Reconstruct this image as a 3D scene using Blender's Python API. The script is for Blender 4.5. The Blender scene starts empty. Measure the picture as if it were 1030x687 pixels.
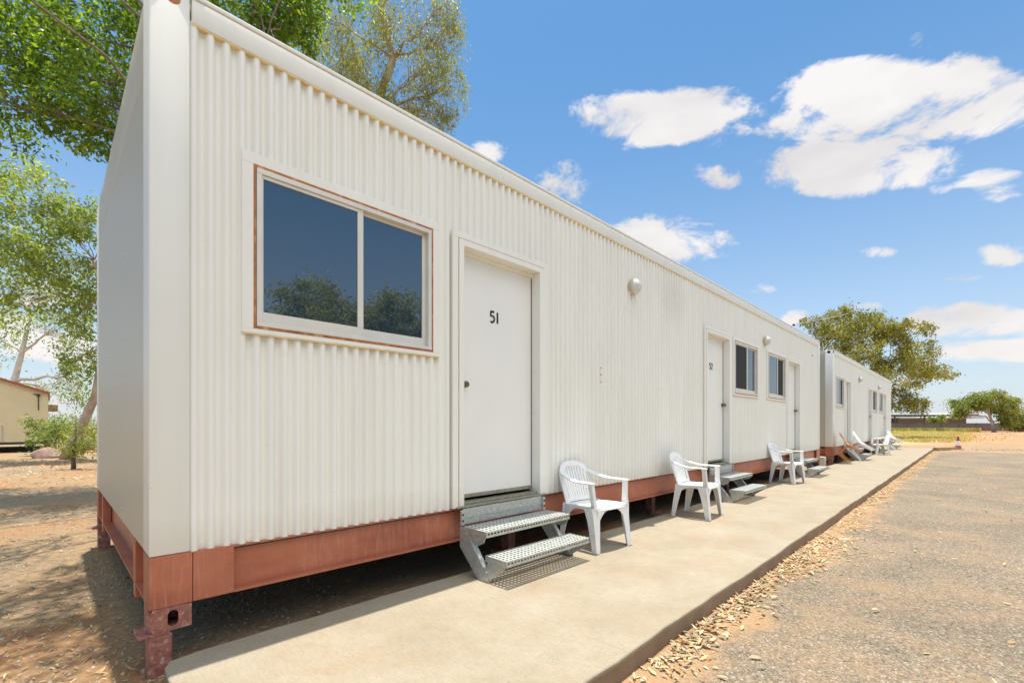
import bpy, bmesh, math, random
import numpy as np
from mathutils import Vector, Matrix, Quaternion
R = math.radians
scene = bpy.context.scene
C = scene.collection

# ------------------------------------------------------------------ camera
CAM_H = 1.2
cd = bpy.data.cameras.new('camera'); cam = bpy.data.objects.new('camera', cd); C.objects.link(cam)
cam.location = (0, 0, CAM_H); cam.rotation_euler = (R(90), 0, R(44.845 - 90))
cd.sensor_width = 36; cd.lens = 16.165; cd.shift_y = 0.0811; cd.clip_end = 3000; cd.clip_start = .05
scene.camera = cam
scene.view_settings.view_transform = 'Standard'; scene.view_settings.look = 'None'
scene.view_settings.gamma = 1; scene.view_settings.use_curve_mapping = False
scene.view_settings.exposure = 1.2

# ------------------------------------------------------------------ sun
SUN = Vector((.14, .30, 3.65)).normalized()
ld = bpy.data.lights.new('sun', 'SUN'); ld.energy = 2.9; ld.angle = R(.53); ld.color = (1, .95, .87)
sun = bpy.data.objects.new('sun', ld); C.objects.link(sun)
sun.rotation_euler = SUN.to_track_quat('Z', 'Y').to_euler(); sun.location = (0, 0, 30)

# ------------------------------------------------------------------ sky with clouds
F, CX, HY, CC, SS = 462.5, 515, 427, .7052, .7090      # how the photograph maps to directions of the world
def direction(px, py):
    a = (px - CX) / F
    return Vector((a*CC + SS, -a*SS + CC, (HY - py) / F))
def at(px, py, Z):
    return Vector((0, 0, CAM_H)) + direction(px, py) * Z

world = bpy.data.worlds.new('World'); scene.world = world; world.use_nodes = True
wn, wl = world.node_tree.nodes, world.node_tree.links
for n in list(wn): wn.remove(n)
def WN(t, **k):
    n = wn.new(t)
    for a, b in k.items(): setattr(n, a, b)
    return n
def wmath(op, a, b=None, c=None, clamp=False):
    n = WN('ShaderNodeMath', operation=op); n.use_clamp = clamp
    for i, v in enumerate((a, b, c)):
        if v is None: continue
        if isinstance(v, (int, float)): n.inputs[i].default_value = v
        else: wl.new(v, n.inputs[i])
    return n.outputs[0]
sky = WN('ShaderNodeTexSky', sky_type='NISHITA'); sky.sun_disc = False
sky.sun_elevation = R(84.8); sky.sun_rotation = math.atan2(SUN.x, SUN.y)
sky.air_density = 1.0; sky.dust_density = 1.4; sky.ozone_density = 1.0; sky.altitude = 300
geo = WN('ShaderNodeTexCoord')
nrm = WN('ShaderNodeVectorMath', operation='NORMALIZE'); wl.new(geo.outputs['Generated'], nrm.inputs[0])
D = nrm.outputs[0]
# warp the direction a little so that cloud edges billow
n1 = WN('ShaderNodeTexNoise'); n1.inputs['Scale'].default_value = 7.5; n1.inputs['Detail'].default_value = 9
n1.inputs['Roughness'].default_value = .66; n1.inputs['Distortion'].default_value = .35
mp = WN('ShaderNodeMapping'); mp.inputs['Scale'].default_value = (1, 1, 1.9); wl.new(D, mp.inputs[0]); wl.new(mp.outputs[0], n1.inputs['Vector'])
n2 = WN('ShaderNodeTexNoise'); n2.inputs['Scale'].default_value = 3.6; n2.inputs['Detail'].default_value = 5
mp2 = WN('ShaderNodeMapping'); mp2.inputs['Scale'].default_value = (1, 1, 2.6); mp2.inputs['Location'].default_value = (3.1, 1.7, .4)
wl.new(D, mp2.inputs[0]); wl.new(mp2.outputs[0], n2.inputs['Vector'])
CL = [  # px, py, half width px, half height px, strength
    (665, 120, 104, 32, 1.35), (585, 122, 30, 22, .55), (735, 103, 45, 17, .6), (640, 138, 60, 14, .6),
    (905, 102, 140, 44, 1.7), (985, 98, 78, 46, 1.3), (835, 120, 90, 26, 1.1), (790, 130, 50, 12, .7),
    (880, 140, 60, 26, 1.0), (862, 168, 98, 32, 1.5), (905, 158, 65, 28, .9), (815, 180, 45, 16, .5),
    (723, 178, 32, 15, .95), (570, 182, 40, 24, .8), (607, 190, 34, 12, .4), (1000, 188, 44, 18, 1.0), (945, 190, 22, 9, .5),
    (665, 242, 74, 26, 1.0), (715, 258, 30, 9, .6), (490, 153, 22, 16, .8), (928, 40, 16, 18, .4), (992, 15, 14, 16, .4),
    (885, 253, 34, 7, .6), (1012, 258, 32, 16, .95), (970, 279, 32, 7, .6), (758, 292, 26, 8, .5),
    (985, 322, 92, 22, 1.3), (878, 308, 28, 8, .6), (1010, 352, 84, 16, 1.1), (940, 342, 50, 10, .5), (990, 385, 90, 16, .55), (800, 320, 20, 10, .6),
    (60, 290, 70, 26, .8), (75, 350, 90, 30, .9), (20, 330, 60, 20, .5), (110, 240, 40, 20, .5), (30, 400, 200, 20, .6)]
dR = WN('ShaderNodeVectorMath', operation='DOT_PRODUCT'); wl.new(D, dR.inputs[0]); dR.inputs[1].default_value = (CC, -SS, 0)
dF = WN('ShaderNodeVectorMath', operation='DOT_PRODUCT'); wl.new(D, dF.inputs[0]); dF.inputs[1].default_value = (SS, CC, 0)
sepz = WN('ShaderNodeSeparateXYZ'); wl.new(D, sepz.inputs[0])
fwdv = wmath('MAXIMUM', dF.outputs['Value'], .05)
gu = wmath('DIVIDE', dR.outputs['Value'], fwdv); gv = wmath('DIVIDE', sepz.outputs[2], fwdv)
front = wmath('GREATER_THAN', dF.outputs['Value'], .06)
mask = None
for px, py, hw, hh, st in CL:
    e = wmath('MULTIPLY', wmath('SUBTRACT', gu, (px-CX)/F), F/hw); f = wmath('MULTIPLY', wmath('SUBTRACT', gv, (HY-py)/F), F/hh)
    q = wmath('ADD', wmath('MULTIPLY', e, e), wmath('MULTIPLY', f, f))
    v = wmath('MULTIPLY', wmath('MAXIMUM', wmath('SUBTRACT', 1.25, q), 0), st)
    mask = v if mask is None else wmath('MAXIMUM', mask, v)
mask = wmath('MULTIPLY', mask, front)
sep = WN('ShaderNodeSeparateXYZ'); wl.new(D, sep.inputs[0])
# loose cumulus everywhere behind the photographer as well
back = WN('ShaderNodeVectorMath', operation='DOT_PRODUCT'); wl.new(D, back.inputs[0]); back.inputs[1].default_value = (-.709, -.7052, 0)
bk = wmath('MULTIPLY', wmath('MULTIPLY', wmath('SUBTRACT', n2.outputs['Fac'], .52), 9, clamp=True), wmath('MULTIPLY', wmath('ADD', back.outputs['Value'], .1), 4, clamp=True))
nz = wmath('ADD', wmath('MULTIPLY', n1.outputs['Fac'], 4.6), wmath('MULTIPLY', n2.outputs['Fac'], .6))
dens = wmath('SUBTRACT', wmath('ADD', wmath('MINIMUM', mask, 1.25), nz), 2.98)
rampd = WN('ShaderNodeMapRange', interpolation_type='SMOOTHSTEP'); wl.new(dens, rampd.inputs[0])
rampd.inputs[1].default_value = 0.0; rampd.inputs[2].default_value = .75
has = wmath('MULTIPLY', mask, 5, clamp=True)
fac = wmath('MULTIPLY', rampd.outputs[0], has)
fac = wmath('MULTIPLY', fac, .93)
# brightness within the clouds
shade = WN('ShaderNodeMapRange'); wl.new(n2.outputs['Fac'], shade.inputs[0]); shade.inputs[1].default_value = .35; shade.inputs[2].default_value = .62
shade.inputs[3].default_value = 4.5; shade.inputs[4].default_value = 5.9
cc = WN('ShaderNodeVectorMath', operation='SCALE'); cc.inputs[0].default_value = (1.0, .955, .93); wl.new(shade.outputs[0], cc.inputs['Scale'])
hs = WN('ShaderNodeHueSaturation'); hs.inputs['Saturation'].default_value = 1.12; hs.inputs['Value'].default_value = 1.0
tint = WN('ShaderNodeVectorMath', operation='MULTIPLY'); wl.new(sky.outputs[0], tint.inputs[0]); tint.inputs[1].default_value = (.66, .95, 1.05)
wl.new(tint.outputs[0], hs.inputs['Color'])
hz = wmath('POWER', wmath('SUBTRACT', 1.0, wmath('MAXIMUM', sep.outputs[2], 0.0, clamp=True), clamp=True), 3.1)
pale = WN('ShaderNodeMix', data_type='RGBA'); wl.new(wmath('MULTIPLY', hz, .85), pale.inputs[0]); wl.new(hs.outputs[0], pale.inputs[6]); pale.inputs[7].default_value = (4.7, 4.75, 5.1, 1)
# unseen bright patch added to the sky behind the camera, fills the shaded wall
fill_dir = Vector((.0, -1, 1.45)).normalized()
fill_dot = WN('ShaderNodeVectorMath', operation='DOT_PRODUCT'); wl.new(D, fill_dot.inputs[0]); fill_dot.inputs[1].default_value = fill_dir
bm_ = WN('ShaderNodeMapRange', interpolation_type='SMOOTHSTEP'); wl.new(wmath('ADD', fill_dot.outputs['Value'], wmath('MULTIPLY', wmath('SUBTRACT', n2.outputs['Fac'], .5), .25)), bm_.inputs[0]); bm_.inputs[1].default_value = .83; bm_.inputs[2].default_value = .98
fillc = WN('ShaderNodeMix', data_type='RGBA'); wl.new(wmath('MULTIPLY', bm_.outputs[0], .9), fillc.inputs[0]); wl.new(pale.outputs[2], fillc.inputs[6]); fillc.inputs[7].default_value = (19, 18.4, 17.2, 1)
mx = WN('ShaderNodeMix', data_type='RGBA'); wl.new(fac, mx.inputs[0]); wl.new(fillc.outputs[2], mx.inputs[6]); wl.new(cc.outputs[0], mx.inputs[7])
bg = WN('ShaderNodeBackground'); bg.inputs[1].default_value = .075; wl.new(mx.outputs[2], bg.inputs[0])
wo = WN('ShaderNodeOutputWorld'); wl.new(bg.outputs[0], wo.inputs[0])

# ------------------------------------------------------------------ material helpers
def mat(name):
    m = bpy.data.materials.new(name); m.use_nodes = True
    nt = m.node_tree; b = nt.nodes['Principled BSDF']
    return m, nt, b
def node(nt, t, **k):
    n = nt.nodes.new(t)
    for a, v in k.items(): setattr(n, a, v)
    return n
def coords(nt, scale=(1, 1, 1)):
    g = node(nt, 'ShaderNodeNewGeometry'); m = node(nt, 'ShaderNodeMapping'); m.inputs['Scale'].default_value = scale
    nt.links.new(g.outputs['Position'], m.inputs[0]); return m.outputs[0]
def noise(nt, scale, detail=4, rough=.55, st=(1, 1, 1), dist=0):
    n = node(nt, 'ShaderNodeTexNoise'); n.inputs['Scale'].default_value = scale; n.inputs['Detail'].default_value = detail
    n.inputs['Roughness'].default_value = rough; n.inputs['Distortion'].default_value = dist
    nt.links.new(coords(nt, st), n.inputs['Vector']); return n.outputs['Fac']
def ramp(nt, src, stops):
    r = node(nt, 'ShaderNodeValToRGB'); e = r.color_ramp.elements
    while len(e) < len(stops): e.new(.5)
    for i, (p, c) in enumerate(stops):
        e[i].position = p; e[i].color = (*c, 1) if isinstance(c, tuple) else (c, c, c, 1)
    nt.links.new(src, r.inputs[0]); return r.outputs[0]
def mix(nt, f, a, b, mode='MIX'):
    m = node(nt, 'ShaderNodeMix', data_type='RGBA', blend_type=mode)
    for s, v in ((0, f), (6, a), (7, b)):
        if isinstance(v, (int, float)): m.inputs[s].default_value = v
        elif isinstance(v, tuple): m.inputs[s].default_value = (*v, 1)
        else: nt.links.new(v, m.inputs[s])
    return m.outputs[2]
def mth(nt, op, a, b=0, clamp=False):
    m = node(nt, 'ShaderNodeMath', operation=op); m.use_clamp = clamp
    for i, v in enumerate((a, b)):
        if isinstance(v, (int, float)): m.inputs[i].default_value = v
        else: nt.links.new(v, m.inputs[i])
    return m.outputs[0]
def bump(nt, b, h, s=.3, d=.01):
    n = node(nt, 'ShaderNodeBump'); n.inputs['Strength'].default_value = s; n.inputs['Distance'].default_value = d
    nt.links.new(h, n.inputs['Height']); nt.links.new(n.outputs[0], b.inputs['Normal'])

def simple(name, col, rough=.5, metal=0, var=.12, vs=3, bs=0, bsc=200):
    m, nt, b = mat(name)
    c2 = tuple(max(0, x*(1-var)) for x in col); c3 = tuple(min(1, x*(1+var*.5)) for x in col)
    nt.links.new(ramp(nt, noise(nt, vs, 5), [(.3, c2), (.7, c3)]), b.inputs['Base Color'])
    b.inputs['Roughness'].default_value = rough; b.inputs['Metallic'].default_value = metal
    if bs: bump(nt, b, noise(nt, bsc, 3), bs, .003)
    return m

M = {}
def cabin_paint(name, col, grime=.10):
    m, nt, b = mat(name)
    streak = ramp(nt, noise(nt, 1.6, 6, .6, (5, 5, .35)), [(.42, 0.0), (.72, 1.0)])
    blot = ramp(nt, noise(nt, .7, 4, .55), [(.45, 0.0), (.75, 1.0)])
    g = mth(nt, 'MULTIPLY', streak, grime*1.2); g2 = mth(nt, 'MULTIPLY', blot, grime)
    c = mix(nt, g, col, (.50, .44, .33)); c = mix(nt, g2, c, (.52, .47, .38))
    spec = ramp(nt, noise(nt, 34, 2, .5), [(.76, 0.0), (.79, 1.0)])
    c = mix(nt, mth(nt, 'MULTIPLY', spec, .25), c, (.35, .24, .14))
    g1 = node(nt, 'ShaderNodeNewGeometry'); sx = node(nt, 'ShaderNodeSeparateXYZ'); nt.links.new(g1.outputs['Position'], sx.inputs[0])
    dz = mth(nt, 'MULTIPLY', mth(nt, 'SUBTRACT', mth(nt, 'ADD', .60, mth(nt, 'MULTIPLY', noise(nt, 7, 6, .7), .22)), sx.outputs[2]), 3.2, clamp=True)
    c = mix(nt, mth(nt, 'MULTIPLY', dz, .35), c, (.50, .36, .22))
    ds = node(nt, 'ShaderNodeVectorMath', operation='DISTANCE'); nt.links.new(g1.outputs['Position'], ds.inputs[0]); ds.inputs[1].default_value = (6.3, 3.0, 3.05)
    sm = mth(nt, 'MULTIPLY', mth(nt, 'SUBTRACT', .55, ds.outputs['Value']), 1.6, clamp=True)
    c = mix(nt, mth(nt, 'MULTIPLY', mth(nt, 'MULTIPLY', sm, noise(nt, 6, 5, .7)), .5), c, (.38, .36, .24))
    nt.links.new(c, b.inputs['Base Color']); b.inputs['Roughness'].default_value = .42
    bump(nt, b, noise(nt, 3.0, 3), .12, .01)
    return m
M['wall'] = cabin_paint('cabin_wall_paint', (.88, .87, .80), .10)
M['post'] = cabin_paint('cabin_post_paint', (.79, .785, .725), .10)
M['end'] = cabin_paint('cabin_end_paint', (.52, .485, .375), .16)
M['door'] = simple('door_paint', (.84, .83, .78), .32, 0, .03, 2)
M['trim'] = cabin_paint('trim_paint', (.86, .845, .775), .10)
M['alu'] = simple('window_aluminium', (.72, .69, .62), .4, .1, .08, 6)
M['bounce_seal'] = simple('bounce_tinted_sealant', (.80, .62, .30), .6, 0, .25, 14)  # yellow of light bounced off the ground is put into the sealant colour
# rust
m, nt, b = mat('rusty_sealant')
nt.links.new(ramp(nt, noise(nt, 20, 5), [(.30, (.60, .42, .24)), (.42, (.50, .20, .06)), (.75, (.30, .11, .04))]), b.inputs['Base Color']); b.inputs['Roughness'].default_value = .8; M['rust'] = m
# red oxide steel
m, nt, b = mat('red_oxide_steel')
a = ramp(nt, noise(nt, 2.2, 6, .6, (1, 1, 2)), [(.3, (.33, .09, .045)), (.7, (.50, .165, .085))])
s = ramp(nt, noise(nt, 12, 9, .8, (4, 4, .35)), [(.50, 0.0), (.68, 1.0)])
s2 = ramp(nt, noise(nt, .9, 2, .5), [(.40, .25), (.55, 1.0)])
c = mix(nt, mth(nt, 'MULTIPLY', s, mth(nt, 'MULTIPLY', s2, .5)), a, (.50, .31, .26))
nt.links.new(c, b.inputs['Base Color']); b.inputs['Roughness'].default_value = .42; bump(nt, b, noise(nt, 60, 3), .15, .003); M['red'] = m
# old scuffed casting
m, nt, b = mat('scuffed_oxide_casting')
a = ramp(nt, noise(nt, 30, 8, .75), [(.35, (.17, .06, .045)), (.54, (.33, .13, .095)), (.72, (.60, .44, .39))])
nt.links.new(a, b.inputs['Base Color']); b.inputs['Roughness'].default_value = .55; bump(nt, b, noise(nt, 50, 4), .3, .004); M['cast'] = m
# galvanised
m, nt, b = mat('galvanised_steel')
v = node(nt, 'ShaderNodeTexVoronoi'); v.inputs['Scale'].default_value = 55; nt.links.new(coords(nt), v.inputs['Vector'])
a = ramp(nt, v.outputs['Color'], [(.2, (.44, .46, .43)), (.8, (.58, .59, .54))])
a = mix(nt, ramp(nt, noise(nt, 7, 6, .7), [(.5, 0.0), (.75, .4)]), a, (.42, .42, .37))
nt.links.new(a, b.inputs['Base Color']); b.inputs['Metallic'].default_value = .55; b.inputs['Roughness'].default_value = .45; M['galv'] = m
M['dark'] = simple('dark_rubber', (.03, .03, .03), .6)
M['hole'] = simple('dark_recess', (.02, .018, .016), .9)
M['brass'] = simple('aged_metal', (.22, .19, .13), .35, .8)
M['number'] = simple('black_number_paint', (.012, .012, .012), .4)
M['sill'] = simple('weathered_threshold', (.34, .31, .23), .5, .3, .3, 20)
# glass
def glass(name, col, ior, rough=.015):
    m, nt, b = mat(name); b.inputs['Base Color'].default_value = (*col, 1); b.inputs['Roughness'].default_value = rough
    b.inputs['IOR'].default_value = ior; return m
M['glass'] = glass('tinted_window_glass', (.014, .035, .062), 2.45)
M['screen'] = simple('fly_screen_mesh', (.018, .017, .016), .75, 0, .2, 90)
m, nt, b = mat('lamp_lens'); b.inputs['Base Color'].default_value = (.82, .82, .78, 1); b.inputs['Roughness'].default_value = .15
b.inputs['Transmission Weight'].default_value = .35; M['lens'] = m
M['lampbase'] = simple('lamp_base_plastic', (.60, .50, .33), .5)
# plastics
def plastic(name, col, dirt):
    m, nt, b = mat(name)
    d = ramp(nt, noise(nt, 9, 6, .65), [(.45, 0.0), (.8, 1.0)])
    nt.links.new(mix(nt, mth(nt, 'MULTIPLY', d, .4), col, dirt), b.inputs['Base Color']); b.inputs['Roughness'].default_value = .38
    b.inputs['Subsurface Weight'].default_value = .12; b.inputs['Subsurface Radius'].default_value = (.02, .02, .02); return m
M['plastic'] = plastic('white_chair_plastic', (.84, .83, .80), (.55, .50, .42))
M['brownplastic'] = plastic('tan_chair_plastic', (.60, .25, .07), (.30, .14, .06))
# concrete slab
m, nt, b = mat('concrete')
a = ramp(nt, noise(nt, 1.6, 10, .74), [(.3, (.29, .235, .155)), (.5, (.345, .287, .20)), (.7, (.385, .335, .245))])
o = ramp(nt, noise(nt, 1.4, 9, .74), [(.50, 0.0), (.72, .6)])
a = mix(nt, o, a, (.34, .225, .125))
sp = ramp(nt, noise(nt, 190, 3, .6), [(.3, .80), (.6, 1.0)]); a = mix(nt, .7, a, sp, 'MULTIPLY')
g1 = node(nt, 'ShaderNodeNewGeometry'); sx = node(nt, 'ShaderNodeSeparateXYZ'); nt.links.new(g1.outputs['Position'], sx.inputs[0])
st = noise(nt, 30, 8, .8, (2.2, .45, 1)); stc = ramp(nt, st, [(.35, .78), (.65, 1.06)]); a = mix(nt, .7, a, stc, 'MULTIPLY')
fn = ramp(nt, noise(nt, 75, 8, .85), [(.36, .72), (.52, 1.0), (.7, 1.12)]); a = mix(nt, .55, a, fn, 'MULTIPLY')
jj = mth(nt, 'FRACT', mth(nt, 'DIVIDE', mth(nt, 'ADD', sx.outputs[0], .9), 3.05)); jl = mth(nt, 'LESS_THAN', jj, .0035)
a = mix(nt, mth(nt, 'MULTIPLY', jl, .15), a, (.16, .12, .09))
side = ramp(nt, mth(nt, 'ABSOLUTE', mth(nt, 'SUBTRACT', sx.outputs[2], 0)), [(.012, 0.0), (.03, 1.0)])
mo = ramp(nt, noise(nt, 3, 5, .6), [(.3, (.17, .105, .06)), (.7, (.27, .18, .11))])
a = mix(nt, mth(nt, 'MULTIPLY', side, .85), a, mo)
dk = ramp(nt, noise(nt, 9, 4, .5), [(.72, 0.0), (.76, .45)]); a = mix(nt, dk, a, (.20, .15, .10))
wv = node(nt, 'ShaderNodeTexVoronoi', feature='DISTANCE_TO_EDGE'); wv.inputs['Scale'].default_value = .33
wm = node(nt, 'ShaderNodeVectorMath', operation='ADD'); nz_ = node(nt, 'ShaderNodeTexNoise'); nz_.inputs['Scale'].default_value = 2.5; nz_.inputs['Detail'].default_value = 6
nt.links.new(coords(nt), nz_.inputs['Vector']); nt.links.new(coords(nt), wm.inputs[0]); nt.links.new(nz_.outputs['Color'], wm.inputs[1]); nt.links.new(wm.outputs[0], wv.inputs['Vector'])
ck = mth(nt, 'MULTIPLY', mth(nt, 'LESS_THAN', wv.outputs['Distance'], .0012), mth(nt, 'MULTIPLY', noise(nt, .6, 2), .35)); a = mix(nt, ck, a, (.12, .085, .055))
nt.links.new(a, b.inputs['Base Color']); b.inputs['Roughness'].default_value = .8
bump(nt, b, mth(nt, 'ADD', noise(nt, 120, 5, .7), mth(nt, 'MULTIPLY', noise(nt, 34, 5, .7, (3, .2, 1)), .8)), .45, .004); M['concrete'] = m

# earth
m, nt, b = mat('red_dirt')
a = ramp(nt, noise(nt, .45, 7, .6), [(.32, (.27, .20, .125)), (.50, (.36, .24, .125)), (.64, (.40, .185, .07))])
p = ramp(nt, noise(nt, 22, 9, .75), [(.3, .62), (.55, 1.0), (.75, 1.2)]); a = mix(nt, .85, a, p, 'MULTIPLY')
l = ramp(nt, noise(nt, 45, 5, .8, (1, .4, 1), 1.0), [(.60, 0.0), (.68, .75)]); a = mix(nt, l, a, (.60, .50, .36))
# farther off: dry straw field, then red earth to the right of it
g1 = node(nt, 'ShaderNodeNewGeometry'); sx = node(nt, 'ShaderNodeSeparateXYZ'); nt.links.new(g1.outputs['Position'], sx.inputs[0])
fw = mth(nt, 'ADD', mth(nt, 'MULTIPLY', sx.outputs[0], .709), mth(nt, 'MULTIPLY', sx.outputs[1], .7052))
lat = mth(nt, 'SUBTRACT', mth(nt, 'MULTIPLY', sx.outputs[0], .7052), mth(nt, 'MULTIPLY', sx.outputs[1], .709))
nb = mth(nt, 'MULTIPLY', mth(nt, 'SUBTRACT', noise(nt, .18, 5, .6), .5), 14)
inst = mth(nt, 'MULTIPLY', mth(nt, 'SUBTRACT', mth(nt, 'ADD', fw, nb), 29), .25, clamp=True)
grs = mth(nt, 'MULTIPLY', mth(nt, 'SUBTRACT', mth(nt, 'MULTIPLY', fw, 1.0), mth(nt, 'ADD', lat, nb)), .2, clamp=True)
straw = ramp(nt, noise(nt, .5, 7, .7), [(.3, (.36, .27, .12)), (.6, (.52, .42, .20))])
ero = ramp(nt, noise(nt, .3, 7, .7), [(.35, (.40, .16, .075)), (.65, (.50, .27, .14))])
fieldc = mix(nt, grs, ero, straw)
a = mix(nt, mth(nt, 'MULTIPLY', inst, mth(nt, 'GREATER_THAN', lat, 5)), a, fieldc)
nt.links.new(a, b.inputs['Base Color']); b.inputs['Roughness'].default_value = .95
bump(nt, b, mth(nt, 'ADD', noise(nt, 30, 8, .75), mth(nt, 'MULTIPLY', noise(nt, 3, 4), 2)), .8, .03); M['dirt'] = m
# gravel
m, nt, b = mat('grey_gravel')
v = node(nt, 'ShaderNodeTexVoronoi'); v.inputs['Scale'].default_value = 95; nt.links.new(coords(nt), v.inputs['Vector'])
v2 = node(nt, 'ShaderNodeTexVoronoi'); v2.inputs['Scale'].default_value = 42; nt.links.new(coords(nt), v2.inputs['Vector'])
st = ramp(nt, v.outputs['Color'], [(.05, (.095, .07, .045)), (.4, (.21, .162, .105)), (.75, (.29, .232, .158)), (.97, (.50, .42, .32))])
big = ramp(nt, noise(nt, .55, 6, .6), [(.35, .82), (.65, 1.1)]); st = mix(nt, 1.0, st, big, 'MULTIPLY')
fl = ramp(nt, noise(nt, 28, 9, .85), [(.36, .55), (.52, 1.0), (.68, 1.25)]); st = mix(nt, .9, st, fl, 'MULTIPLY')
dn = ramp(nt, noise(nt, 1.1, 8, .7), [(.48, 0.0), (.68, .6)]); st = mix(nt, dn, st, (.34, .21, .11))
# sandy red band beside the slab
g1 = node(nt, 'ShaderNodeNewGeometry'); sx = node(nt, 'ShaderNodeSeparateXYZ'); nt.links.new(g1.outputs['Position'], sx.inputs[0])
ed = mth(nt, 'ADD', mth(nt, 'SUBTRACT', sx.outputs[1], .95), mth(nt, 'MULTIPLY', mth(nt, 'SUBTRACT', noise(nt, 1.6, 5, .65), .5), 1.1))
sand = mix(nt, noise(nt, 60, 5, .7), (.34, .18, .08), (.48, .31, .16))
st = mix(nt, mth(nt, 'MULTIPLY', mth(nt, 'MULTIPLY', ed, 5, clamp=True), .85), st, sand)
nt.links.new(st, b.inputs['Base Color']); b.inputs['Roughness'].default_value = .9
hh = mth(nt, 'ADD', mth(nt, 'MULTIPLY', v.outputs['Distance'], -1.2), mth(nt, 'ADD', mth(nt, 'MULTIPLY', v2.outputs['Distance'], -.5), noise(nt, 200, 3)))
bump(nt, b, hh, .9, .006); M['gravel'] = m

def leafmat(name, cols, trans=.45, rough=.45):
    m, nt, b = mat(name)
    g = node(nt, 'ShaderNodeNewGeometry')
    r = ramp(nt, g.outputs['Random Per Island'], [((i + .5)/len(cols), c) for i, c in enumerate(cols)])
    big = ramp(nt, noise(nt, .55, 3), [(.3, .75), (.7, 1.2)]); r = mix(nt, 1.0, r, big, 'MULTIPLY')
    nt.links.new(r, b.inputs['Base Color']); b.inputs['Roughness'].default_value = rough
    t = node(nt, 'ShaderNodeBsdfTranslucent')
    tc = mix(nt, 1.0, r, (1.9, 1.9, .8), 'MULTIPLY'); nt.links.new(tc, t.inputs[0])
    ms = node(nt, 'ShaderNodeMixShader'); ms.inputs[0].default_value = trans
    nt.links.new(b.outputs[0], ms.inputs[1]); nt.links.new(t.outputs[0], ms.inputs[2])
    nt.links.new(ms.outputs[0], nt.nodes['Material Output'].inputs[0]); return m
M['leaf_green'] = leafmat('fresh_green_leaves', [(.06, .11, .015), (.12, .19, .02), (.22, .30, .035), (.08, .15, .02)], .6)
M['leaf_gum'] = leafmat('gum_leaves', [(.18, .19, .05), (.26, .26, .07), (.34, .32, .11), (.14, .16, .05)], .55)
M['leaf_pale'] = leafmat('pale_gum_leaves', [(.16, .22, .06), (.24, .30, .06), (.28, .32, .12), (.14, .20, .07)], .55)
M['leaf_olive'] = leafmat('olive_leaves', [(.19, .18, .045), (.28, .25, .06), (.11, .13, .035), (.22, .21, .07)], .5)
M['leaf_bush'] = leafmat('bush_leaves', [(.14, .17, .035), (.24, .26, .055), (.17, .19, .045)], .45)
M['litter'] = leafmat('dry_fallen_leaves', [(.58, .42, .22), (.40, .20, .07), (.70, .58, .38), (.24, .13, .07), (.54, .42, .25), (.32, .25, .16)], .12, .7)
M['litter'].node_tree.nodes['Principled BSDF'].inputs['Roughness'].default_value = .85
M['straw'] = leafmat('dry_grass_blades', [(.50, .40, .17), (.42, .32, .12), (.58, .48, .24), (.40, .34, .14)], .3, .7)
M['weed'] = leafmat('green_weeds', [(.28, .29, .08), (.42, .37, .13), (.52, .43, .19)], .3, .7)
M['stone'] = leafmat('loose_stones', [(.26, .21, .15), (.34, .28, .20), (.18, .14, .10), (.42, .36, .28), (.36, .21, .11)], 0, .9)
m, nt, b = mat('gum_bark')
nt.links.new(ramp(nt, noise(nt, 3, 7, .65, (1, 1, .35)), [(.3, (.20, .14, .10)), (.5, (.42, .34, .26)), (.7, (.58, .52, .44))]), b.inputs['Base Color']); b.inputs['Roughness'].default_value = .85
bump(nt, b, noise(nt, 14, 6, .7, (1, 1, .3)), .6, .02); M['bark'] = m
m, nt, b = mat('dark_bark')
nt.links.new(ramp(nt, noise(nt, 5, 6, .6, (1, 1, .4)), [(.3, (.10, .07, .055)), (.7, (.24, .18, .14))]), b.inputs['Base Color']); b.inputs['Roughness'].default_value = .9; M['bark_dark'] = m
M['whitebark'] = simple('white_bark', (.62, .58, .52), .8, 0, .35, 2)
M['fence'] = simple('grey_brown_fence_sheet', (.17, .14, .14), .6, 0, .1, .6)
M['fencepost'] = simple('fence_post', (.11, .095, .095), .6)
M['siding'] = simple('cream_siding', (.68, .60, .38), .55, 0, .06, 1)
M['redroof'] = simple('red_roof_trim', (.33, .10, .05), .5)
M['darksteel'] = simple('dark_steel', (.04, .04, .04), .6)
M['greenrail'] = simple('green_railing', (.03, .09, .05), .5)
M['rock'] = simple('pink_boulder', (.42, .27, .22), .9, 0, .35, 6, .6, 30)
M['conered'] = simple('faded_cone_red', (.36, .05, .04), .5)
M['conewhite'] = simple('cone_white_band', (.70, .68, .62), .5)
M['timber'] = simple('weathered_timber', (.40, .28, .15), .85, 0, .35, 7)
M['farwall'] = simple('far_building_brown', (.20, .14, .11), .8)
M['farroof'] = simple('far_roof_pale', (.55, .56, .58), .4, .2, .1, 1)
M['fardark'] = simple('far_dark_trim', (.07, .06, .06), .6)
M['alumast'] = simple('antenna_aluminium', (.55, .56, .58), .35, .7)
M['meter'] = simple('cream_box', (.60, .55, .42), .6)

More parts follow.
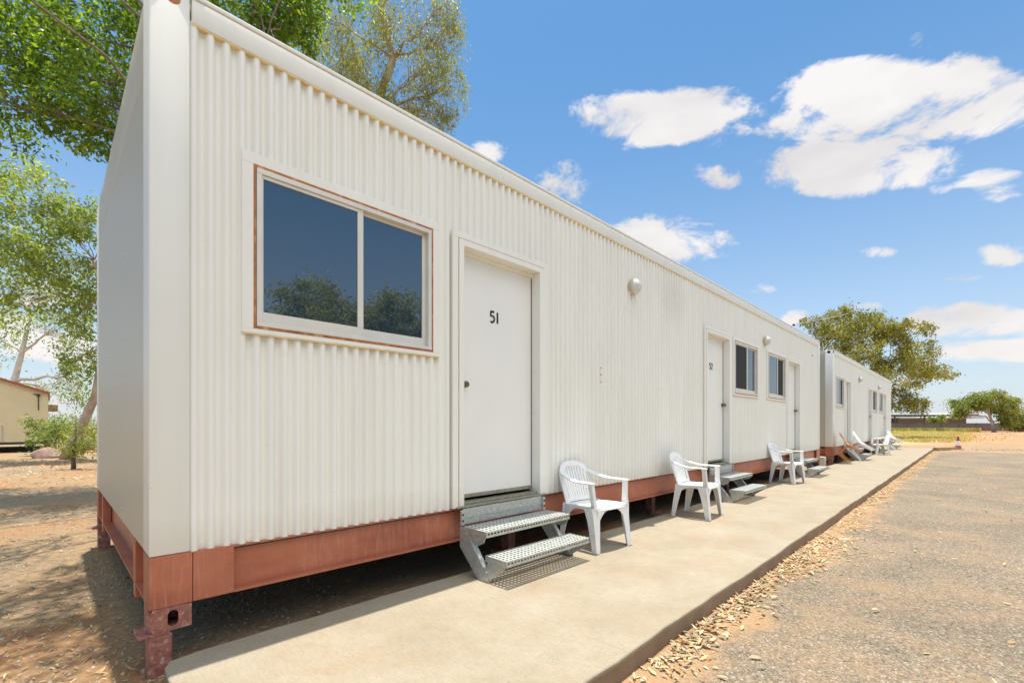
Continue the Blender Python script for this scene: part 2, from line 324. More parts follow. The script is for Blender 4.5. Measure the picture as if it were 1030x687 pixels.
# ------------------------------------------------------------------ mesh helpers
class MB:
    def __init__(s): s.v = []; s.f = []
    def add(s, vs, fs):
        n = len(s.v); s.v += [tuple(v) for v in vs]; s.f += [tuple(i + n for i in f) for f in fs]; return s
    def box(s, x0, x1, y0, y1, z0, z1, bev=0):
        if bev:
            bm = bmesh.new(); bmesh.ops.create_cube(bm, size=1)
            for v in bm.verts: v.co = Vector(((x0+x1)/2 + v.co.x*(x1-x0), (y0+y1)/2 + v.co.y*(y1-y0), (z0+z1)/2 + v.co.z*(z1-z0)))
            bmesh.ops.bevel(bm, geom=bm.edges[:], offset=bev, segments=2, affect='EDGES', profile=.5)
            bm.verts.ensure_lookup_table()
            s.add([v.co[:] for v in bm.verts], [[v.index for v in f.verts] for f in bm.faces]); bm.free(); return s
        v = [(x, y, z) for x in (x0, x1) for y in (y0, y1) for z in (z0, z1)]
        return s.add(v, [(0,1,3,2), (4,6,7,5), (0,4,5,1), (2,3,7,6), (0,2,6,4), (1,5,7,3)])
    def prism(s, poly, axis, a, b):
        """poly: 2-D points; axis 'x': (y,z) from x=a..b; 'y': (x,z); 'z': (x,y)"""
        def P(p, t): return (t, p[0], p[1]) if axis == 'x' else ((p[0], t, p[1]) if axis == 'y' else (p[0], p[1], t))
        n = len(poly); v = [P(p, a) for p in poly] + [P(p, b) for p in poly]
        f = [tuple(range(n))[::-1], tuple(range(n, 2*n))] + [(i, (i+1) % n, n + (i+1) % n, n + i) for i in range(n)]
        return s.add(v, f)
    def tube(s, pts, rad, n=8, cap=True):
        pts = [Vector(p) for p in pts]
        if not hasattr(rad, '__len__'): rad = [rad]*len(pts)
        base = len(s.v); side = None
        for i, p in enumerate(pts):
            t = (pts[min(i+1, len(pts)-1)] - pts[max(i-1, 0)]).normalized()
            if side is None: side = t.cross(Vector((0, 0, 1)) if abs(t.z) < .9 else Vector((1, 0, 0))).normalized()
            side = (side - side.dot(t)*t).normalized(); up = t.cross(side)
            for k in range(n):
                a = 2*math.pi*k/n; s.v.append(tuple(p + (side*math.cos(a) + up*math.sin(a))*rad[i]))
        for i in range(len(pts)-1):
            for k in range(n):
                a = base + i*n + k; b = base + i*n + (k+1) % n; s.f.append((a, b, b+n, a+n))
        if cap: s.f.append(tuple(range(base, base+n))[::-1]); s.f.append(tuple(range(len(s.v)-n, len(s.v))))
        return s
    def strip(s, pts, wdir, w, t, nrm=None):
        """rectangular section swept along pts; wdir vectors are the width axis, w half widths, t thickness"""
        pts = [Vector(p) for p in pts]; N = len(pts)
        if not isinstance(wdir, list): wdir = [wdir]*N
        if not hasattr(w, '__len__'): w = [w]*N
        if not hasattr(t, '__len__'): t = [t]*N
        base = len(s.v)
        for i, p in enumerate(pts):
            tg = (pts[min(i+1, N-1)] - pts[max(i-1, 0)]).normalized(); wd = Vector(wdir[i]); wd = (wd - wd.dot(tg)*tg).normalized()
            nn = tg.cross(wd)
            c = .3*t[i]
            for a, b in ((-w[i], -t[i]/2+c), (-w[i]+c, -t[i]/2), (w[i]-c, -t[i]/2), (w[i], -t[i]/2+c), (w[i], t[i]/2-c), (w[i]-c, t[i]/2), (-w[i]+c, t[i]/2), (-w[i], t[i]/2-c)):
                s.v.append(tuple(p + wd*a + nn*b))
        for i in range(N-1):
            for k in range(8):
                a = base + i*8 + k; b = base + i*8 + (k+1) % 8; s.f.append((a, b, b+8, a+8))
        s.f.append(tuple(range(base, base+8))[::-1]); s.f.append(tuple(range(len(s.v)-8, len(s.v))))
        return s
    def obj(s, name, mtl, parent=None, smooth=False, origin=None):
        org = Vector(origin) if origin is not None else (root_loc(parent) if parent is not None else Vector((0, 0, 0)))
        me = bpy.data.meshes.new(name); me.from_pydata([tuple(Vector(v) - org) for v in s.v], [], s.f); me.update()
        bm = bmesh.new(); bm.from_mesh(me); bmesh.ops.recalc_face_normals(bm, faces=bm.faces[:]); bm.to_mesh(me); bm.free()
        if mtl: me.materials.append(mtl)
        if smooth:
            for p in me.polygons: p.use_smooth = True
            if smooth != 'all': me.set_sharp_from_angle(angle=R(38))
        o = bpy.data.objects.new(name, me); C.objects.link(o)
        if parent is not None: o.parent = parent
        else: o.location = org
        return o
def root_loc(o):
    v = Vector((0, 0, 0))
    while o is not None: v += Vector(o.location); o = o.parent
    return v
def tag(o, label=None, cat=None, group=None, kind=None):
    if label: o['label'] = label
    if cat: o['category'] = cat
    if group: o['group'] = group
    if kind: o['kind'] = kind
    return o
def empty(name, loc, label, cat, group=None, rz=0):
    o = bpy.data.objects.new(name, None); C.objects.link(o); o.location = loc; o.rotation_euler = (0, 0, rz); o.empty_display_size = .2
    return tag(o, label, cat, group)
def copy_tree(o, parent=None):
    c = o.copy(); C.objects.link(c)
    if parent is not None: c.parent = parent
    for ch in list(o.children): copy_tree(ch, c)
    return c
rnd = random.Random(7)
GZ = -.12

# ------------------------------------------------------------------ ground
g = MB(); g.add([(-900, -900, GZ), (900, -900, GZ), (900, 900, GZ), (-900, 900, GZ)], [(0, 1, 2, 3)])
tag(g.obj('ground', M['dirt']), kind='structure')
# gravel yard: an irregular sheet 4 mm above the earth, to the right of the slab
edge = []
for i in range(60):
    t = i/59; X = -14 + 44*t; edge.append((X, 1.55 + .05*math.sin(X*3.1)))
far = []
for i in range(40):
    t = i/39; far.append((30 + 10*t + .5*math.sin(t*31) + .35*math.sin(t*73), 1.0 - 26*t))
poly = edge + [(30.6, 1.45)] + far + [(36, -30), (-14, -30)]
g = MB(); g.add([(x, y, GZ+.004) for x, y in poly], [tuple(range(len(poly)))])
tag(g.obj('gravel_yard', M['gravel']), kind='structure')
# concrete walkway
xs = [.40 + i*(30.85/170) for i in range(171)]
def wob(x, s): return .006*math.sin(x*2.3+s) + .004*math.sin(x*7.1+2*s) + .003*math.sin(x*17+s)
bm = bmesh.new()
fr = [(x, 1.275 + wob(x, 1)) for x in xs]; bk = [(x, 2.915 + wob(x, 4)) for x in reversed(xs)]
fr[0] = (.43, fr[0][1]+.02); bk[-1] = (.49, bk[-1][1]-.005); 
pl = fr + bk + [(.43, 2.885), (.402, 2.83), (.395, 2.70), (.395, 1.35)]
top = [bm.verts.new((x, y, 0)) for x, y in pl]; bot = [bm.verts.new((x, y, GZ-.05)) for x, y in pl]
bm.faces.new(top); n = len(pl)
for i in range(n): bm.faces.new((top[i], bot[i], bot[(i+1) % n], top[(i+1) % n]))
bmesh.ops.recalc_face_normals(bm, faces=bm.faces[:])
te = [e for e in bm.edges if all(abs(v.co.z) < 1e-6 for v in e.verts)]
bmesh.ops.bevel(bm, geom=te, offset=.014, segments=3, affect='EDGES', profile=.6)
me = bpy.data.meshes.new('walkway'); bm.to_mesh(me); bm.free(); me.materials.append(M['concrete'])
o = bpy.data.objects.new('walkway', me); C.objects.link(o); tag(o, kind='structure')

# ------------------------------------------------------------------ cabins
WY = 3.0; LEN = 15.02; DEP = 3.69; TOP = 3.53
OPEN = []
def digits(m, txt, x, z, h, y):
    """brush-painted figures as flat strokes standing 2 mm proud of the door"""
    S = {'5': [[(.52, 1.0), (.05, 1.0)], [(.07, 1.0), (.04, .58), (.30, .62), (.50, .50), (.55, .30), (.45, .10), (.22, .0), (.02, .06)]],
         '1': [[(.12, 1.0), (.12, -.02)]],
         '2': [[(.02, .78), (.10, .94), (.30, 1.0), (.50, .88), (.50, .66), (.30, .36), (.02, .0), (.56, .0)]],
         '3': [[(.02, .88), (.22, 1.0), (.48, .90), (.48, .66), (.24, .54), (.52, .42), (.54, .16), (.28, .0), (.02, .10)]]}
    cx = x
    for ch in txt:
        for st in S[ch]:
            m.strip([(cx + a*h*.9, y, z + b*h) for a, b in st], (0, 1, 0), .0015, h*.17)
        cx += h*(.36 if ch == '1' else .80)*.98

def cabin(X0, numbers, label):
    X1 = X0 + LEN; Y0, Y1 = WY, WY + DEP
    root = empty('accommodation_cabin', (X0, WY, GZ), label, 'cabin', 'white accommodation cabins in a row')
    wins = [(.426, 1.83, 1.74, 2.80, .61, 0), (8.267, 9.673, 1.73, 2.785, .49, 1), (10.215, 11.64, 1.73, 2.785, .44, 2)]
    doors = [(1.961, 3.149, 1), (6.993, 8.18, 0), (11.68, 12.919, 0)]
    holes = [(a+.045, b-.045, z0+.02, z1-.04) for a, b, z0, z1, _, _ in wins] + [(a+.06, b-.06, .40, 2.745) for a, b, _ in doors]
    # corrugated front
    per = .0785; ns = 10; x = .178; prof = []
    while x < LEN - .176:
        prof.append(x); x += per/ns
    ex = sorted(set([round(p, 5) for p in prof] + [h[i] for h in holes for i in (0, 1)] + [LEN - .178]))
    def py(x):
        s = math.sin(2*math.pi*(x-.178)/per); s = max(-.8, min(.8, s*1.25))/.8
        return Y0 + .018 - .0152*s
    vs = []; fs = []
    zb, zt = .505, 3.40
    for x in ex:
        vs.append((X0+x, py(x), zb))
    # columns
    mbw = MB()
    for a, b in zip(ex[:-1], ex[1:]):
        mid = (a+b)/2; spans = [(zb, zt)]
        for h in holes:
            if h[0] < mid < h[1]:
                ns2 = []
                for s0, s1 in spans:
                    if h[2] > s0: ns2.append((s0, min(s1, h[2])))
                    if h[3] < s1: ns2.append((max(s0, h[3]), s1))
                spans = ns2
        for s0, s1 in spans:
            mbw.add([(X0+a, py(a), s0), (X0+b, py(b), s0), (X0+b, py(b), s1), (X0+a, py(a), s1)], [(0, 1, 2, 3)])
    w = mbw.obj('corrugated_wall', M['wall'], root)
    bm = bmesh.new(); bm.from_mesh(w.data); bmesh.ops.remove_doubles(bm, verts=bm.verts[:], dist=1e-5)
    for f in bm.faces:
        if f.normal.y > 0: f.normal_flip()
        f.smooth = True
    bm.to_mesh(w.data); bm.free()
    for xj in (6.05, 9.95):
        m = MB()
        for k in range(9): m.tube([(X0+xj, Y0+.004, .62+k*.33), (X0+xj, Y0-.0005, .62+k*.33)], .006, 8)
        m.obj('rivet_line', M['alu'], root)['kind'] = 'stuff'
    # inner lining behind the sheet, floor and roof
    m = MB(); 
    segs = sorted([(h[0], h[1], h[2], h[3]) for h in holes]); cur = .1
    for h in segs:
        m.box(X0+cur, X0+h[0], Y0+.038, Y0+.05, .48, 3.42)
        m.box(X0+h[0], X0+h[1], Y0+.038, Y0+.05, h[3], 3.42)
        if h[2] > .6: m.box(X0+h[0], X0+h[1], Y0+.038, Y0+.05, .48, h[2])
        cur = h[1]
    m.box(X0+cur, X1-.1, Y0+.038, Y0+.05, .48, 3.42)
    m.obj('wall_lining', M['dark'], root)
    m = MB(); m.box(X0+.05, X1-.05, Y0+.055, Y1-.05, .46, .50); m.obj('floor_deck', M['dark'], root)
    m = MB(); m.box(X0+.06, X1-.06, Y0+.06, Y1-.06, 3.40, 3.50); m.obj('roof', M['post'], root)
    # top rails
    m = MB(); m.box(X0+.185, X1-.185, Y0-.004, Y0+.06, 3.385, TOP-.012, .006); m.box(X0+.0, X1-.0, Y0-.012, Y0+.035, TOP-.0115, TOP+.012, .004)
    m.box(X0+.185, X1-.185, Y1-.06, Y1, 3.385, TOP-.012, .006)
    m.obj('top_rail', M['post'], root, True)
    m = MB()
    for k in range(60):   # sealant bead under the rail, laid unevenly; ground bounce light put into its yellow
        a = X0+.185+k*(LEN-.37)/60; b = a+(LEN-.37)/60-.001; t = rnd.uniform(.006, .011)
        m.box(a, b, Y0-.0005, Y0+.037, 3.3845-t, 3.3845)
    m.obj('bounce_sealant_bead', M['bounce_seal'], root)
    # corner posts with a rounded outer edge
    for cx_, sx_, cy_, sy_ in ((X0, 1, Y0, 1), (X1, -1, Y0, 1), (X0, 1, Y1, -1), (X1, -1, Y1, -1)):
        m = MB(); a, b = sorted((cx_, cx_+sx_*.178)); c, d = sorted((cy_, cy_+sy_*.20)); m.box(a, b, c, d, .512, TOP-.012, .009)
        m.obj('corner_post', M['post'], root, True)
    # end walls
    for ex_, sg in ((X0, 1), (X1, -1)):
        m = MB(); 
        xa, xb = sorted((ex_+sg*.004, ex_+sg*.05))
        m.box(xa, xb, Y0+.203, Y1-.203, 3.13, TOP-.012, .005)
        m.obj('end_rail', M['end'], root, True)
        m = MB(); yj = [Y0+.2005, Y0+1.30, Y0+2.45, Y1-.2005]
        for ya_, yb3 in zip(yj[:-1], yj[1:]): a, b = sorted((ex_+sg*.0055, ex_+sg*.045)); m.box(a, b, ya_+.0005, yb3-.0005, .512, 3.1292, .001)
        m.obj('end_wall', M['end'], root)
        for yr in (Y0+.27, Y0+1.27, Y0+1.33, Y0+2.42, Y0+2.48, Y1-.27):
            m = MB()
            for k in range(9): m.tube([(ex_+sg*.008, yr, .6+k*.3), (ex_+sg*.003, yr, .6+k*.3)], .006, 6)
            m.obj('rivet_line', M['alu'], root)['kind'] = 'stuff'
    m = MB(); m.box(X0+.19, X1-.19, Y1-.04, Y1-.01, .5, 3.4); m.obj('rear_wall', M['end'], root)
    m = MB(); m.box(X0+.22, X1-.22, Y1+.004, Y1+.02, GZ+.01, .40); m.obj('rear_light_block', M['red'], root)  # unseen panel added behind to keep the space under the cabin dark
    # bolt heads along the foot of the sheet
    # base frame
    for sgn, yy in ((1, Y0), (-1, Y1)):
        m = MB()
        def yb(a, b): return tuple(sorted((yy+sgn*a, yy+sgn*b)))
        y_, y2 = yb(.05, .065); m.box(X0+.39, X1-.39, y_, y2, .252, .5105)
        y_, y2 = yb(.002, .0645); m.box(X0+.39, X1-.39, y_, y2, .237, .2515)
        y_, y2 = yb(.012, .0495); m.box(X0+.39, X1-.39, y_, y2, .494, .504)
        m.obj('base_beam', M['red'], root)
        for a, b in ((X0, X0+.39), (X1-.39, X1)):
            m = MB(); y_, y2 = yb(.0, .03)
            mid = a+.19 if a == X0 else b-.19
            m.box(a+.001, mid-.0015, y_, y2, .2375, .510, .003); m.box(mid+.0015, b-.001, y_+.001, y2, .2375, .510, .003)
            m.obj('corner_plate', M['red'], root)
    for ex_, sg in ((X0, 1), (X1, -1)):
        m = MB()
        xa, xb = sorted((ex_+sg*.07, ex_+sg*.085)); m.box(xa, xb, Y0+.03, Y1-.03, .24, .509)
        xa, xb = sorted((ex_+sg*.004, ex_+sg*.0695)); m.box(xa, xb, Y0+.203, Y1-.203, .237, .250)
        xa, xb = sorted((ex_+sg*.001, ex_+sg*.03)); m.box(xa, xb, Y0+.0305, Y0+.20, .2375, .509); m.box(xa, xb, Y1-.20, Y1-.0305, .2375, .509)
        m.obj('end_beam', M['red'], root)
        for yy in (Y0+.55, Y1-.75):
            m = MB(); xa, xb = sorted((ex_+sg*.002, ex_+sg*.064)); m.box(xa, xb, yy, yy+.10, .16, .508, .003)
            m.obj('stiffener', M['red'], root)
    # corner castings with oval lifting holes, and feet
    for cx_, sx_ in ((X0, 1), (X1, -1)):
        for cy_, sy_ in ((Y0, 1), (Y1, -1)):
            a, b = sorted((cx_, cx_+sx_*.185)); c, d = sorted((cy_, cy_+sy_*.17)); m = MB()
            zc0, zc1 = .112, .236; w0 = .012
            # outer plate with a real oval opening
            oc = (a+b)/2 + .01; oz = (zc0+zc1)/2
            ov = []
            for k in range(20):
                t = 2*math.pi*k/20; xx = .024*math.cos(t); zz = .026*math.sin(t) + (.017 if math.sin(t) > 0 else -.017); ov.append((oc+xx, oz+zz))
            rc = []
            for k in range(20):
                t = 2*math.pi*k/20; ux, uz = math.cos(t), math.sin(t); q = min(abs((b-oc if ux > 0 else oc-a)/ux) if abs(ux) > 1e-6 else 9, abs((zc1-oz)/uz) if abs(uz) > 1e-6 else 9)
                rc.append((oc+ux*q, oz+uz*q))
            yf = cy_; yb2 = cy_+sy_*w0
            vsx = [(p[0], yf, p[1]) for p in ov] + [(p[0], yf, p[1]) for p in rc] + [(p[0], yb2, p[1]) for p in ov] + [(p[0], yb2, p[1]) for p in rc]
            fx = []
            for k in range(20):
                k2 = (k+1) % 20; fx += [(k, k2, 20+k2, 20+k), (40+k, 60+k, 60+k2, 40+k2), (k, 40+k, 40+k2, k2), (20+k, 20+k2, 60+k2, 60+k)]
            m.add(vsx, fx)
            c0, d0 = sorted((cy_+sy_*(w0+.0005), cy_+sy_*.17))
            m.box(a, a+.012, c0, d0, zc0, zc1); m.box(b-.012, b, c0, d0, zc0, zc1); m.box(a+.0125, b-.0125, c0, d0, zc1-.012, zc1); m.box(a+.0125, b-.0125, c0, d0, zc0, zc0+.012)
            m.box(a+.013, b-.013, cy_+sy_*.168 if sy_ < 0 else d0-.006, (cy_+sy_*.162) if sy_ < 0 else d0-.001, zc0+.013, zc1-.013)
            m.obj('corner_casting', M['cast'], root)
            m = MB(); e = cx_-.045 if sx_ > 0 else cx_+.045
            m.box(min(e, cx_+sx_*.09), max(e, cx_+sx_*.09), c, d, .098, .1115, .002)
            m.box(cx_ if sx_ > 0 else cx_-.10, cx_+.10 if sx_ > 0 else cx_, c+.006, d-.04, GZ-.02, .0975, .004)
            m.obj('foot', M['cast'], root)
    for i in range(1, 5):
        for yy in (Y0+.35, Y1-.5):
            xx = X0 + i*LEN/5; m = MB(); m.box(xx-.05, xx+.05, yy, yy+.1, GZ-.01, .459); m.box(xx-.15, xx+.15, yy-.06, yy+.16, GZ-.01, GZ+.04); m.obj('pier', M['cast'], root)
    m = MB()
    for i in range(14):
        xx = X0+.6+i*(LEN-1.2)/13; m.box(xx, xx+.05, Y0+.07, Y1-.09, .33, .4595)
    m.obj('cross_bearers', M['red'], root)
    # windows
    for a, b, z0, z1, split, kind in wins:
        A, B = X0+a, X0+b
        m = MB(); tw = .062
        yf, yb_ = Y0-.010, Y0+.012
        m.box(A, B, yf, yb_, z1-tw, z1, .002); m.box(A, B, yf, yb_, z0, z0+.028, .002)
        m.box(A, A+tw, yf+.0002, yb_, z0+.0285, z1-tw-.0005, .002); m.box(B-tw, B, yf+.0002, yb_, z0+.0285, z1-tw-.0005, .002)
        win = m.obj('window', M['trim'], root)
        i0, i1, j0, j1 = A+tw+.001, B-tw-.001, z0+.029, z1-tw-.001
        # rusty joint
        m = MB(); q = .015
        m.box(i0, i1, yf-.001, yf+.03, j1-q, j1); m.box(i0, i1, yf-.001, yf+.03, j0, j0+q)
        m.box(i0, i0+q*.8, yf-.001, yf+.03, j0+q+.0003, j1-q-.0003); m.box(i1-q*.8, i1, yf-.001, yf+.03, j0+q+.0003, j1-q-.0003)
        m.obj('rusty_joint', M['rust'], win)
        m = MB(); m.box(A+.004, B-.004, yf+.002, yf+.012, z0-.008, z0-.0005); m.obj('sill_bounce_sealant', M['bounce_seal'], win)  # yellow bounce light under the trim put into this strip's colour
        # aluminium frame, recessed
        k0, k1, l0, l1 = i0+q, i1-q, j0+q+.0005, j1-q-.0005; fw_ = .03
        m = MB()
        m.box(k0, k1, yf-.004, yf+.075, l1-fw_, l1, .002); m.box(k0, k1, yf-.006, yf+.075, l0, l0+.022, .002)
        m.box(k0, k0+fw_, yf-.003, yf+.075, l0+.0225, l1-fw_-.0005, .002); m.box(k1-fw_, k1, yf-.003, yf+.075, l0+.0225, l1-fw_-.0005, .002)
        m.box(k0+fw_+.001, k1-fw_-.001, yf+.060, yf+.074, l1-fw_-.035, l1-fw_-.0005)
        m.obj('frame', M['alu'], win)
        # two sashes: the left one outside, the right one set back
        gx0, gx1, gz0, gz1 = k0+fw_+.001, k1-fw_-.001, l0+.023, l1-fw_-.001
        mid = gx0 + (gx1-gx0)*.53
        for ii, (s0, s1, yo) in enumerate(((gx0, mid+.02, yf+.006), (mid-.015, gx1, yf+.034))):
            m = MB(); sw = .026 if ii == 0 else .036; top_ = .02
            bot_ = .065
            m.box(s0, s1, yo, yo+.024, gz1-top_, gz1, .0015); m.box(s0, s1, yo, yo+.024, gz0, gz0+bot_, .0015)
            m.box(s0, s0+(.008 if ii == 0 else sw), yo+.0003, yo+.024, gz0+bot_+.0003, gz1-top_-.0003, .0015); m.box(s1-(.042 if ii == 0 else .032), s1, yo+.0003, yo+.024, gz0+bot_+.0003, gz1-top_-.0003, .0015)
            m.obj('sash', M['alu'], win)
            scr = (kind == 1 and ii == 0) or (kind == 2 and ii == 1) or (kind == 0 and X0 > 10 and ii == 1)
            m = MB(); m.box(s0+.006, s1-.006, yo+.010, yo+.014, gz0+bot_-.01, gz1-top_+.01)
            m.obj('fly_screen' if scr else 'pane', M['screen'] if scr else M['glass'], win)
        m = MB()
        m.box(k0, k1, yf+.076, yf+.082, l0, l1); m.obj('backing', M['hole'], win)
    # doors
    for di, (a, b, hleft) in enumerate(doors):
        A, B = X0+a, X0+b; tw = .058; yf = Y0-.012; ztop = 2.795; zbot = .522
        m = MB()
        m.box(A, B, yf, Y0+.012, ztop-.048, ztop, .002); m.box(A, A+tw, yf, Y0+.012, zbot-.01, ztop-.0485, .002); m.box(B-tw, B, yf, Y0+.012, zbot-.01, ztop-.0485, .002)
        m.box(A+.012, B-.012, yf+.002, yf+.010, ztop-.054, ztop-.0485)
        fr_ = m.obj('door_frame', M['trim'], root)
        m = MB(); m.box(A+tw, B-tw, yf+.0005, yf+.006, ztop-.053, ztop-.0495); 
        m.box(A+tw+.0002, A+tw+.004, yf+.0005, yf+.006, zbot, ztop-.0535); m.box(B-tw-.004, B-tw-.0002, yf+.0005, yf+.006, zbot, ztop-.0535)
        m.obj('rusty_joint', M['rust'], fr_)
        i0, i1 = A+tw+.0045, B-tw-.0045; zi = ztop-.0545
        m = MB(); jw = .052
        m.box(i0, i0+jw, yf-.006, Y0+.13, zbot, zi, .0025); m.box(i1-jw*1.1, i1, yf-.006, Y0+.13, zbot, zi, .0025); m.box(i0+jw+.0005, i1-jw*1.1-.0005, yf-.006, Y0+.13, zi-.05, zi, .0025)
        # inner stop
        m.box(i0+jw+.0005, i1-jw*1.1-.0005, Y0+.075, Y0+.098, zi-.082, zi-.0505)
        m.obj('jamb', M['trim'], fr_)
        for z in (.9, 1.32, 1.72, 2.12, 2.5):
            m = MB(); m.tube([(i1-jw*1.1-.003, Y0+.05, z), (i1-jw*1.1+.001, Y0+.05, z)], .009, 8); m.obj('screw_cap', M['post'], fr_)
        L0, L1 = i0+jw+.002, i1-jw*1.1-.002
        dmb = MB(); dmb.box(L0, L1, Y0+.099, Y0+.138, zbot+.052, zi-.051, .002)
        leaf = dmb.obj('door', M['door'], root)
        m = MB(); m.box(L0, L1, Y0+.085, Y0+.0985, zbot+.047, zbot+.077); m.obj('weather_strip', M['sill'], leaf)
        m = MB(); m.box(L1-.004, L1+.0015, Y0+.094, Y0+.0985, zbot+.08, zi-.09); m.obj('edge_seal', M['dark'], leaf)
        m = MB(); m.box(A+.03, B-.03, yf-.035, Y0+.135, zbot-.012, zbot-.001, .002); m.box(i0+jw, i1-jw, Y0+.02, Y0+.13, zbot-.0005, zbot+.02, .003)
        m.obj('threshold', M['sill'], fr_)
        kx = L0+.075 if hleft else L1-.045; kz = 1.545
        m = MB(); yk = Y0+.099
        m.tube([(kx, yk, kz), (kx, yk-.008, kz)], .033, 16); m.tube([(kx, yk-.008, kz), (kx, yk-.03, kz)], .012, 12)
        m.tube([(kx, yk-.028, kz), (kx, yk-.034, kz), (kx, yk-.05, kz), (kx, yk-.062, kz), (kx, yk-.066, kz)], [.016, .026, .029, .024, .012], 16)
        m.obj('knob', M['brass'], leaf, True)
        if numbers:
            m = MB(); digits(m, numbers[di], X0+(2.475 if di == 0 else (7.46 if di == 1 else 12.08)), 2.075+.06, .098, Y0+.0975)
            m.obj('number', M['number'], leaf)
    # bulkhead lights
    for lx in (4.80, 10.06):
        x = X0+lx; z = 2.925
        m = MB(); ring = [(x, Y0+.012, z), (x, Y0-.028, z)]
        bm = MB()
        def oval(mb, ys, rs, seg=20, zs=1.12):
            base = len(mb.v)
            for y, r in zip(ys, rs):
                for k in range(seg):
                    t = 2*math.pi*k/seg; mb.v.append((x + r*math.cos(t), y, z + r*zs*math.sin(t)))
            for i in range(len(ys)-1):
                for k in range(seg):
                    a_ = base+i*seg+k; b_ = base+i*seg+(k+1) % seg; mb.f.append((a_, b_, b_+seg, a_+seg))
            mb.f.append(tuple(range(base, base+seg))); mb.f.append(tuple(range(len(mb.v)-seg, len(mb.v))))
        oval(m, [Y0+.004, Y0-.03, Y0-.036], [.088, .088, .082]); lb = m.obj('wall_light', M['lampbase'], root, True)
        m = MB(); oval(m, [Y0-.0365, Y0-.06, Y0-.085, Y0-.105, Y0-.114], [.084, .082, .068, .042, .012]); m.obj('lens', M['lens'], lb, True)
        m = MB(); m.box(x-.10, x+.10, Y0-.018, Y0+.002, z+.06, z+.115, .004) if False else None
    # small fixing plate and screw marks
    m = MB(); x = X0+4.108
    for z in (1.85, 1.775, 1.69): m = MB(); m.box(x-.008, x+.008, Y0-.004, Y0+.006, z-.005, z+.005, .001); m.obj('fixing_screw', M['rust'], root)
    m = MB(); x = X0+14.17; m.tube([(x, Y0+.01, 3.06), (x, Y0+.001, 3.06)], .022, 12); m.obj('cable_hole', M['dark'], root)
    if X0 > 10:
        m = MB(); m.tube([(X0+.004, Y0+.10, 3.46), (X0-.003, Y0+.10, 3.46)], .045, 14); m.tube([(X0+.10, Y0+.004, 3.46), (X0+.10, Y0-.006, 3.46)], .04, 14); m.obj('lifting_hole', M['hole'], root)
    else:
        m = MB(); m.tube([(X0+.10, Y0+.004, 3.47), (X0+.10, Y0-.002, 3.47)], .035, 14); m.obj('lifting_hole', M['rust'], root)
    return root
cabin(.36, ['51', '52', '53'], 'nearest long white corrugated cabin with doors numbered 51 and 52 on red steel base')
cabin(17.10, None, 'farther white cabin standing beyond the gap, tan chair leaning on its near corner')

# ------------------------------------------------------------------ galvanised steps
def perforated(m, x0, x1, y0, y1, z, nx, ny, hole=.55, th=.003):
    dx = (x1-x0)/nx; dy = (y1-y0)/ny
    for i in range(nx):
        for j in range(ny):
            a, b = x0+i*dx, y0+j*dy; cx_, cy_ = a+dx/2, b+dy/2; hx, hy = dx*hole/2, dy*hole/2
            o = [(a, b), (a+dx, b), (a+dx, b+dy), (a, b+dy)]; k = [(cx_-hx, cy_-hy), (cx_+hx, cy_-hy), (cx_+hx, cy_+hy), (cx_-hx, cy_+hy)]
            v = [(p[0], p[1], z) for p in o] + [(p[0], p[1], z+th) for p in k] + [(p[0], p[1], z-.004) for p in k]
            f = [(q, (q+1) % 4, 4+(q+1) % 4, 4+q) for q in range(4)] + [(4+q, 4+(q+1) % 4, 8+(q+1) % 4, 8+q) for q in range(4)]
            m.add(v, f)
